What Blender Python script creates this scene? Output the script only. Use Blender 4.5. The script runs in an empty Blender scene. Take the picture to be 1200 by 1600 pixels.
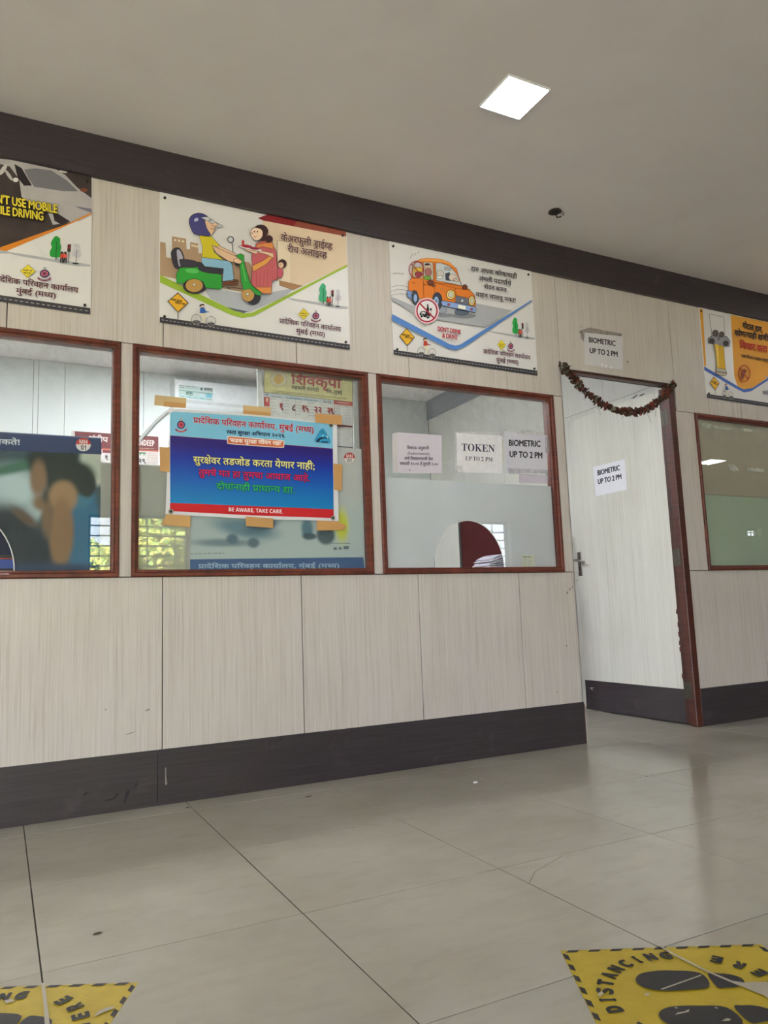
import bpy, bmesh, math, random
from mathutils import Vector, Matrix
from mathutils.geometry import tessellate_polygon
random.seed(7)
SC = bpy.context.scene
COL = SC.collection

# ------------------------------------------------------------------ camera
F_PX, YAW, PITCH, ROLL = 1175.04, 0.473762, 0.129788, -0.035917
CAM = Vector((0.0, -3.24457, 0.749))
cy, sy, cp, sp = math.cos(YAW), math.sin(YAW), math.cos(PITCH), math.sin(PITCH)
FWD = Vector((sy*cp, cy*cp, sp))
_r = Vector((cy, -sy, 0)); _u = _r.cross(FWD)
RIGHT = _r*math.cos(ROLL) + _u*math.sin(ROLL)
UP = -_r*math.sin(ROLL) + _u*math.cos(ROLL)
cam = bpy.data.cameras.new('camera')
cam.sensor_fit = 'VERTICAL'; cam.sensor_height = 36.0
cam.lens = F_PX/1600*36.0
cam.clip_start = 0.05; cam.clip_end = 200
camo = bpy.data.objects.new('camera', cam); COL.objects.link(camo)
camo.matrix_world = Matrix(((RIGHT.x, UP.x, -FWD.x, CAM.x), (RIGHT.y, UP.y, -FWD.y, CAM.y), (RIGHT.z, UP.z, -FWD.z, CAM.z), (0, 0, 0, 1)))
SC.camera = camo

# ------------------------------------------------------------------ light and exposure
SC.view_settings.view_transform = 'Standard'; SC.view_settings.look = 'None'
SC.view_settings.gamma = 1.0; SC.view_settings.use_curve_mapping = False
SC.view_settings.exposure = 0.86
SKY = 8.0; SUN = 80.0; LAMP = 34.0; INNER_LAMP = 106.0
wd = bpy.data.worlds.new('sky'); SC.world = wd; wd.use_nodes = True
bg = wd.node_tree.nodes['Background']
bg.inputs[0].default_value = (0.84, 0.905, 1.0, 1); bg.inputs[1].default_value = SKY
sun = bpy.data.lights.new('sun', 'SUN'); sun.energy = SUN; sun.angle = 0.01; sun.color = (1.0, .93, .8)
suno = bpy.data.objects.new('sun', sun); COL.objects.link(suno)
suno.rotation_euler = Vector((-0.35, -0.75, -0.9)).to_track_quat('-Z', 'Y').to_euler()
HALL = -7.0          # y of the hall's window wall, behind the camera
ZC = 2.8366          # ceiling
def portal(x0, x1, z0, z1):
    l = bpy.data.lights.new('window_portal', 'AREA'); l.shape = 'RECTANGLE'
    l.size = x1-x0; l.size_y = z1-z0; l.cycles.is_portal = True
    o = bpy.data.objects.new('window_portal', l); COL.objects.link(o)
    o.location = ((x0+x1)/2, HALL-.11, (z0+z1)/2); o.rotation_euler = (math.radians(90), 0, 0)
HALL_WINDOWS = [(-5.7, -1.2, .02, 2.4), (.993, 2.285, .95, 2.125), (6.95, 7.66, .95, 2.16), (13.62, 14.06, 1.97, 2.15)]  # the first, a wide unseen entrance, is added for more daylight
for w_ in HALL_WINDOWS: portal(*w_)

# ------------------------------------------------------------------ pixel of the photograph -> point on a plane of the room
def at(px, py, axis='y', val=0.0):
    d = FWD*F_PX + RIGHT*(px-600) + UP*(800-py)
    i = 'xyz'.index(axis)
    t = (val-CAM[i])/d[i]
    return CAM + d*t

# ------------------------------------------------------------------ materials
def lin(c):
    c = c/255.0
    return c/12.92 if c <= .04045 else ((c+.055)/1.055)**2.4
def rgb(t): return (lin(t[0]), lin(t[1]), lin(t[2]), 1)
class NT:
    def __init__(s, name):
        s.m = bpy.data.materials.new(name); s.m.use_nodes = True
        s.t = s.m.node_tree; s.t.nodes.clear()
        s.out = s.n('ShaderNodeOutputMaterial')
    def n(s, ty, **kw):
        x = s.t.nodes.new(ty)
        for k, v in kw.items(): setattr(x, k, v)
        return x
    def l(s, a, b): s.t.links.new(a, b)
    def mix(s, fac, a, b, blend='MIX'):
        x = s.n('ShaderNodeMix', data_type='RGBA', blend_type=blend)
        for i, v in ((0, fac), (6, a), (7, b)):
            if hasattr(v, 'is_output'): s.l(v, x.inputs[i])
            else: x.inputs[i].default_value = v
        return x.outputs[2]
    def math(s, op, a, b=0.0, c=0.0, clamp=False):
        x = s.n('ShaderNodeMath', operation=op, use_clamp=clamp)
        for i, v in enumerate((a, b, c)):
            if hasattr(v, 'is_output'): s.l(v, x.inputs[i])
            else: x.inputs[i].default_value = v
        return x.outputs[0]
    def coords(s, scale=(1, 1, 1), kind='Object', loc=(0, 0, 0)):
        c = s.n('ShaderNodeTexCoord'); m = s.n('ShaderNodeMapping')
        m.inputs['Scale'].default_value = scale; m.inputs['Location'].default_value = loc
        if kind == 'Position':
            g = s.n('ShaderNodeNewGeometry'); s.l(g.outputs['Position'], m.inputs[0])
        else: s.l(c.outputs[kind], m.inputs[0])
        return m.outputs[0]
    def noise(s, vec, scale, detail=3, rough=.55):
        x = s.n('ShaderNodeTexNoise'); s.l(vec, x.inputs['Vector'])
        x.inputs['Scale'].default_value = scale; x.inputs['Detail'].default_value = detail; x.inputs['Roughness'].default_value = rough
        return x.outputs['Fac']
    def ramp(s, fac, stops):
        x = s.n('ShaderNodeValToRGB'); s.l(fac, x.inputs[0]); e = x.color_ramp.elements
        while len(e) < len(stops): e.new(.5)
        for i, (p, c) in enumerate(stops): e[i].position = p; e[i].color = c if len(c) == 4 else (*c, 1)
        return x.outputs[0]
    def bsdf(s, color, rough=.5, bump=None, bstr=.1, metal=0, coat=0, spec=.5):
        b = s.n('ShaderNodeBsdfPrincipled')
        for k, v in (('Base Color', color), ('Roughness', rough)):
            if hasattr(v, 'is_output'): s.l(v, b.inputs[k])
            else: b.inputs[k].default_value = v
        b.inputs['Metallic'].default_value = metal; b.inputs['Coat Weight'].default_value = coat
        b.inputs['Specular IOR Level'].default_value = spec
        if bump is not None:
            bn = s.n('ShaderNodeBump'); s.l(bump, bn.inputs['Height']); bn.inputs['Strength'].default_value = bstr
            bn.inputs['Distance'].default_value = .004; s.l(bn.outputs[0], b.inputs['Normal'])
        s.l(b.outputs[0], s.out.inputs[0]); return b
MATS = {}
def plain(name, col, rough=.5, metal=0, var=.06, scale=30, coat=0, spec=.5):
    key = (name, col)
    if key in MATS: return MATS[key]
    t = NT(name); c = rgb(col)
    f = t.noise(t.coords(), scale)
    k = t.ramp(f, [(.3, tuple(v*(1-var) for v in c[:3])), (.7, tuple(min(1, v*(1+var)) for v in c[:3]))])
    t.bsdf(k, rough, metal=metal, coat=coat, spec=spec)
    MATS[key] = t.m; return t.m
def ink(col, rough=.55): return plain('ink', tuple(int(v) for v in col), rough, var=.03, scale=12, spec=.3)

def m_laminate(name='pale_laminate', base=(200, 192, 188), streak=(173, 163, 157), light=(208, 202, 199)):
    t = NT(name)
    v = t.coords((1, 1, 1), 'Position'); oi = t.n('ShaderNodeObjectInfo')
    off = t.n('ShaderNodeVectorMath', operation='ADD')
    cb = t.n('ShaderNodeCombineXYZ'); t.l(t.math('MULTIPLY', oi.outputs['Random'], 13.0), cb.inputs[2])
    t.l(v, off.inputs[0]); t.l(cb.outputs[0], off.inputs[1])
    def st(sx, sz):
        m = t.n('ShaderNodeMapping'); m.inputs['Scale'].default_value = (sx, sx, sz); t.l(off.outputs[0], m.inputs[0]); return m.outputs[0]
    a = t.noise(st(95, 1.6), 1.0, 5, .65)
    b = t.noise(st(320, 5), 1.0, 3, .6)
    c = t.noise(st(9, .7), 1.0, 3, .5)
    col = t.ramp(a, [(.28, rgb(streak)), (.48, rgb(base)), (.72, rgb(light))])
    col = t.mix(t.math('MULTIPLY', t.ramp(b, [(.42, (1, 1, 1)), (.62, (0, 0, 0))]), .30), col, rgb(streak))
    col = t.mix(t.math('MULTIPLY', t.ramp(c, [(.45, (0, 0, 0)), (.7, (1, 1, 1))]), .35), col, rgb(light))
    sm = t.noise(t.coords((1, 1, 1), 'Position'), 1.7, 4, .6)
    col = t.mix(t.math('MULTIPLY', t.ramp(sm, [(.5, (0, 0, 0)), (.8, (1, 1, 1))]), .18), col, rgb((150, 138, 122)))
    t.bsdf(col, .42, b, .05, spec=.4); return t.m
def m_dark(name='dark_laminate', a=(43, 37, 41), b=(61, 54, 59)):
    t = NT(name)
    f = t.noise(t.coords((3, 3, 90), 'Position'), 1.0, 5, .7)
    col = t.ramp(f, [(.3, rgb(a)), (.7, rgb(b))])
    s = t.noise(t.coords((1, 1, 1), 'Position'), 6, 5, .7)
    col = t.mix(t.math('MULTIPLY', t.ramp(s, [(.58, (0, 0, 0)), (.72, (1, 1, 1))]), .25), col, rgb((100, 92, 96)))
    t.bsdf(col, .38, f, .08, spec=.5); return t.m
def m_wood(name='polished_red_brown_wood', k=1.0):
    t = NT(name); rgb = lambda q: tuple(lin(v)*k for v in q)+(1,)
    f = t.noise(t.coords((25, 25, 6), 'Position'), 1.0, 4, .6)
    g = t.noise(t.coords((3, 3, 60), 'Position'), 1.0, 3, .6)
    col = t.ramp(t.math('MULTIPLY', t.math('ADD', f, g), .5), [(.35, rgb((62, 26, 18))), (.5, rgb((98, 42, 28))), (.68, rgb((122, 58, 40)))])
    t.bsdf(col, .42, f, .06, spec=.5); return t.m
def m_tile():
    t = NT('polished_vitrified_tile')
    oi = t.n('ShaderNodeObjectInfo')
    f = t.noise(t.coords((1, 1, 1), 'Position'), 1.3, 5, .6)
    g = t.noise(t.coords((1, 3, 1), 'Position'), 7, 4, .6)
    col = t.ramp(f, [(.32, rgb((167, 162, 150))), (.55, rgb((182, 178, 167))), (.75, rgb((190, 187, 177)))])
    col = t.mix(t.math('MULTIPLY', oi.outputs['Random'], .14), col, rgb((152, 140, 122)))
    col = t.mix(t.math('MULTIPLY', t.ramp(g, [(.5, (0, 0, 0)), (.75, (1, 1, 1))]), .22), col, rgb((150, 138, 124)))
    r = t.math('MULTIPLY_ADD', g, .10, .09)
    t.bsdf(col, r, spec=.5); return t.m
def m_ceiling():
    t = NT('painted_ceiling')
    f = t.noise(t.coords((1, 1, 1), 'Position'), .8, 4, .6)
    g = t.noise(t.coords((1, 1, 1), 'Position'), 5, 4, .6)
    col = t.ramp(f, [(.3, rgb((222, 216, 216))), (.7, rgb((232, 228, 227)))])
    col = t.mix(t.math('MULTIPLY', t.ramp(g, [(.55, (0, 0, 0)), (.8, (1, 1, 1))]), .12), col, rgb((196, 184, 172)))
    t.bsdf(col, .85, g, .04); return t.m
DUST = .3
def m_glass():
    t = NT('clear_glass')
    fr = t.n('ShaderNodeFresnel'); g = t.n('ShaderNodeNewGeometry')   # the same reflectance on both faces of the sheet
    t.l(t.math('MULTIPLY_ADD', g.outputs['Backfacing'], 1/1.5-1.5, 1.5), fr.inputs['IOR'])
    tr = t.n('ShaderNodeBsdfTransparent'); tr.inputs[0].default_value = (.985, .992, .99, 1)
    gl = t.n('ShaderNodeBsdfGlossy'); gl.inputs['Roughness'].default_value = 0.0
    mx = t.n('ShaderNodeMixShader'); t.l(fr.outputs[0], mx.inputs[0]); t.l(tr.outputs[0], mx.inputs[1]); t.l(gl.outputs[0], mx.inputs[2])
    sp_ = t.n('ShaderNodeSeparateXYZ'); t.l(t.coords((1, 1, 1), 'Position'), sp_.inputs[0])   # dust left on the upper part of the panes
    up = t.math('MULTIPLY', t.math('SUBTRACT', sp_.outputs[2], 1.62), 3.4, clamp=True)
    nz = t.ramp(t.noise(t.coords((1, 1, 1), 'Position'), 26, 6, .75), [(.40, (.15, .15, .15)), (.75, (1, 1, 1))])
    nb = t.ramp(t.noise(t.coords((1, 1, 1), 'Position'), 2.2, 3, .6), [(.35, (.2, .2, .2)), (.65, (1, 1, 1))])
    df = t.n('ShaderNodeBsdfDiffuse'); df.inputs[0].default_value = (.72, .76, .76, 1)
    m2 = t.n('ShaderNodeMixShader'); t.l(t.math('MULTIPLY', t.math('MULTIPLY', up, t.math('MULTIPLY', nz, nb)), DUST), m2.inputs[0])
    t.l(mx.outputs[0], m2.inputs[1]); t.l(df.outputs[0], m2.inputs[2])
    t.l(m2.outputs[0], t.out.inputs[0]); return t.m
def m_film(name, col, see=.25, rough=.35):
    t = NT(name)
    f = t.noise(t.coords((1, 1, 1), 'Position'), 4, 4, .6)
    c = t.ramp(f, [(.3, tuple(v*.93 for v in rgb(col)[:3])), (.7, rgb(col))])
    d = t.n('ShaderNodeBsdfDiffuse'); t.l(c, d.inputs[0])
    tl = t.n('ShaderNodeBsdfTranslucent'); t.l(c, tl.inputs[0])
    m1 = t.n('ShaderNodeMixShader'); m1.inputs[0].default_value = .35; t.l(d.outputs[0], m1.inputs[1]); t.l(tl.outputs[0], m1.inputs[2])
    rf = t.n('ShaderNodeBsdfRefraction'); rf.inputs['IOR'].default_value = 1.12; rf.inputs['Roughness'].default_value = rough; t.l(c, rf.inputs[0])
    m2 = t.n('ShaderNodeMixShader'); m2.inputs[0].default_value = see; t.l(m1.outputs[0], m2.inputs[1]); t.l(rf.outputs[0], m2.inputs[2])
    t.l(m2.outputs[0], t.out.inputs[0]); return t.m
def m_cleartape(name, col, dens):
    t = NT(name); f = t.noise(t.coords((1, 1, 1), 'Position'), 40, 4, .7)
    d = t.n('ShaderNodeBsdfDiffuse'); d.inputs[0].default_value = rgb(col)
    tr = t.n('ShaderNodeBsdfTransparent'); mx = t.n('ShaderNodeMixShader'); t.l(t.math('MULTIPLY', f, dens*2), mx.inputs[0])
    t.l(tr.outputs[0], mx.inputs[1]); t.l(d.outputs[0], mx.inputs[2]); t.l(mx.outputs[0], t.out.inputs[0]); return t.m
def m_blobs(name, base, blobs, rough=.6):
    """a printed soft-focus picture: soft ellipses over a base colour, in metres on the wall plane (x, z)"""
    t = NT(name)
    g = t.n('ShaderNodeNewGeometry'); sx = t.n('ShaderNodeSeparateXYZ'); t.l(g.outputs['Position'], sx.inputs[0])
    X, Z = sx.outputs[0], sx.outputs[2]
    col = None; cur = rgb(base)
    for (cx, cz, rx, rz, ang, soft, c) in blobs:
        dx = t.math('SUBTRACT', X, cx); dz = t.math('SUBTRACT', Z, cz)
        ca, sa = math.cos(ang), math.sin(ang)
        a = t.math('ADD', t.math('MULTIPLY', dx, ca/rx), t.math('MULTIPLY', dz, sa/rx))
        b = t.math('ADD', t.math('MULTIPLY', dx, -sa/rz), t.math('MULTIPLY', dz, ca/rz))
        r = t.math('SQRT', t.math('ADD', t.math('MULTIPLY', a, a), t.math('MULTIPLY', b, b)))
        mr = t.n('ShaderNodeMapRange', interpolation_type='SMOOTHSTEP')
        t.l(r, mr.inputs[0]); mr.inputs[1].default_value = 1-soft; mr.inputs[2].default_value = 1+soft
        mr.inputs[3].default_value = 1; mr.inputs[4].default_value = 0
        cur = t.mix(mr.outputs[0], cur, rgb(c))
    t.bsdf(cur, rough, spec=.3); return t.m
def m_metal(name, col, rough): return plain(name, col, rough, metal=1.0, var=.12, scale=60)
def m_emit(name, col, strength):
    t = NT(name); e = t.n('ShaderNodeEmission'); e.inputs[0].default_value = (*col, 1); e.inputs[1].default_value = strength
    t.l(e.outputs[0], t.out.inputs[0]); return t.m

LAMI = m_laminate(); LAMI_DOOR = m_laminate('pale_door_laminate', (206, 205, 198), (188, 187, 180), (214, 214, 208)); DARK = m_dark(); WOOD = m_wood(); TILE = m_tile(); CEIL = m_ceiling(); GLASS = m_glass()
DWOOD = m_wood('dark_door_wood', .42)
BOARD_IN = plain('pale_painted_board', (218, 226, 224), .6, var=.02, scale=2)
LAMI_IN = m_laminate('inner_laminate', (214, 214, 208), (200, 200, 194), (220, 220, 215))
FILM = m_film('frosted_film', (232, 234, 236), .24, .30)
FILM_DIM = m_film('dull_frosted_film', (186, 188, 180), .2, .32)
FILM_GREEN = m_film('green_frosted_film', (206, 222, 202), .05, .5)
JOINT = plain('dark_joint', (52, 44, 40), .8)
STEEL = m_metal('brushed_steel', (150, 150, 142), .35)
OLDMETAL = m_metal('dull_hinge_metal', (92, 88, 80), .5)
BLACK = plain('black_plastic', (22, 22, 24), .5)
WHITE = plain('white_plastic', (226, 228, 228), .4)
PAPER = plain('white_paper', (224, 222, 228), .7)
GROUT = plain('grey_grout', (60, 54, 46), .95)

# ------------------------------------------------------------------ mesh and object helpers
def loc_of(o):
    v = Vector((0, 0, 0))
    while o: v += o.location; o = o.parent
    return v
class MB:
    def __init__(s): s.v = []; s.f = []; s.mi = []; s.mats = []
    def m(s, mat):
        if mat not in s.mats: s.mats.append(mat)
        return s.mats.index(mat)
    def add(s, vs, fs, mat):
        b = len(s.v); k = s.m(mat); s.v += [tuple(v) for v in vs]
        for f in fs: s.f.append(tuple(b+i for i in f)); s.mi.append(k)
    def box(s, x0, x1, y0, y1, z0, z1, mat):
        s.add([(x, y, z) for x in (x0, x1) for y in (y0, y1) for z in (z0, z1)],
              [(0, 1, 3, 2), (4, 6, 7, 5), (0, 4, 5, 1), (2, 3, 7, 6), (0, 2, 6, 4), (1, 5, 7, 3)], mat)
    def bevbox(s, x0, x1, y0, y1, z0, z1, mat, b=.003):
        bm = bmesh.new(); bmesh.ops.create_cube(bm, size=1)
        for v in bm.verts: v.co = Vector(((x0+x1)/2+v.co.x*(x1-x0), (y0+y1)/2+v.co.y*(y1-y0), (z0+z1)/2+v.co.z*(z1-z0)))
        bmesh.ops.bevel(bm, geom=bm.edges[:], offset=b, segments=1, affect='EDGES')
        bm.verts.index_update()
        s.add([v.co[:] for v in bm.verts], [tuple(v.index for v in f.verts) for f in bm.faces], mat); bm.free()
    def tube(s, pts, r, mat, n=8, cap=True):
        pts = [Vector(p) for p in pts]; vs = []; fs = []
        for i, p in enumerate(pts):
            d = (pts[min(i+1, len(pts)-1)]-pts[max(i-1, 0)]).normalized()
            a = d.cross(Vector((0, 0, 1)))
            if a.length < .05: a = d.cross(Vector((1, 0, 0)))
            a.normalize(); b = d.cross(a)
            rr = r[i] if isinstance(r, (list, tuple)) else r
            for k in range(n):
                t = 2*math.pi*k/n; vs.append(p+a*math.cos(t)*rr+b*math.sin(t)*rr)
        for i in range(len(pts)-1):
            for k in range(n): fs.append((i*n+k, i*n+(k+1) % n, (i+1)*n+(k+1) % n, (i+1)*n+k))
        if cap: fs += [tuple(range(n))[::-1], tuple((len(pts)-1)*n+k for k in range(n))]
        s.add(vs, fs, mat)
    def prism(s, poly, fn0, fn1, mat):
        """poly: 2-D points; fn0/fn1 turn a 2-D point into the front / back vertex"""
        n = len(poly); tris = tessellate_polygon([[Vector((p[0], p[1], 0)) for p in poly]])
        s.add([fn0(*p) for p in poly]+[fn1(*p) for p in poly],
              [tuple(t) for t in tris]+[tuple(n+i for i in reversed(t)) for t in tris]+[(i, (i+1) % n, n+(i+1) % n, n+i) for i in range(n)], mat)
    def build(s, name, parent=None, smooth=False, fix=True):
        me = bpy.data.meshes.new(name); o = loc_of(parent)
        me.from_pydata([(v[0]-o.x, v[1]-o.y, v[2]-o.z) for v in s.v], [], s.f)
        for m in s.mats: me.materials.append(m)
        if s.mi: me.polygons.foreach_set('material_index', s.mi)
        if fix:
            bm = bmesh.new(); bm.from_mesh(me); bmesh.ops.recalc_face_normals(bm, faces=bm.faces[:]); bm.to_mesh(me); bm.free()
        if smooth: me.polygons.foreach_set('use_smooth', [True]*len(me.polygons))
        me.update()
        ob = bpy.data.objects.new(name, me); COL.objects.link(ob)
        if parent: ob.parent = parent
        return ob
def thing(name, loc, label, cat, group=None):
    o = bpy.data.objects.new(name, None); o.location = loc; COL.objects.link(o); o.empty_display_size = .1
    o['label'] = label; o['category'] = cat
    if group: o['group'] = group
    return o
def tag(o, label, cat, group=None):
    o['label'] = label; o['category'] = cat
    if group: o['group'] = group
    return o
def struct(name, loc=None, mb=None):
    o = bpy.data.objects.new(name, None) if mb is None else mb.build(name)
    if mb is None: o.location = loc or (0, 0, 0); COL.objects.link(o); o.empty_display_size = .1
    o['kind'] = 'structure'; return o
def one(name, parent, fn, **kw):
    b = MB(); fn(b); return b.build(name, parent, **kw)

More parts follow.
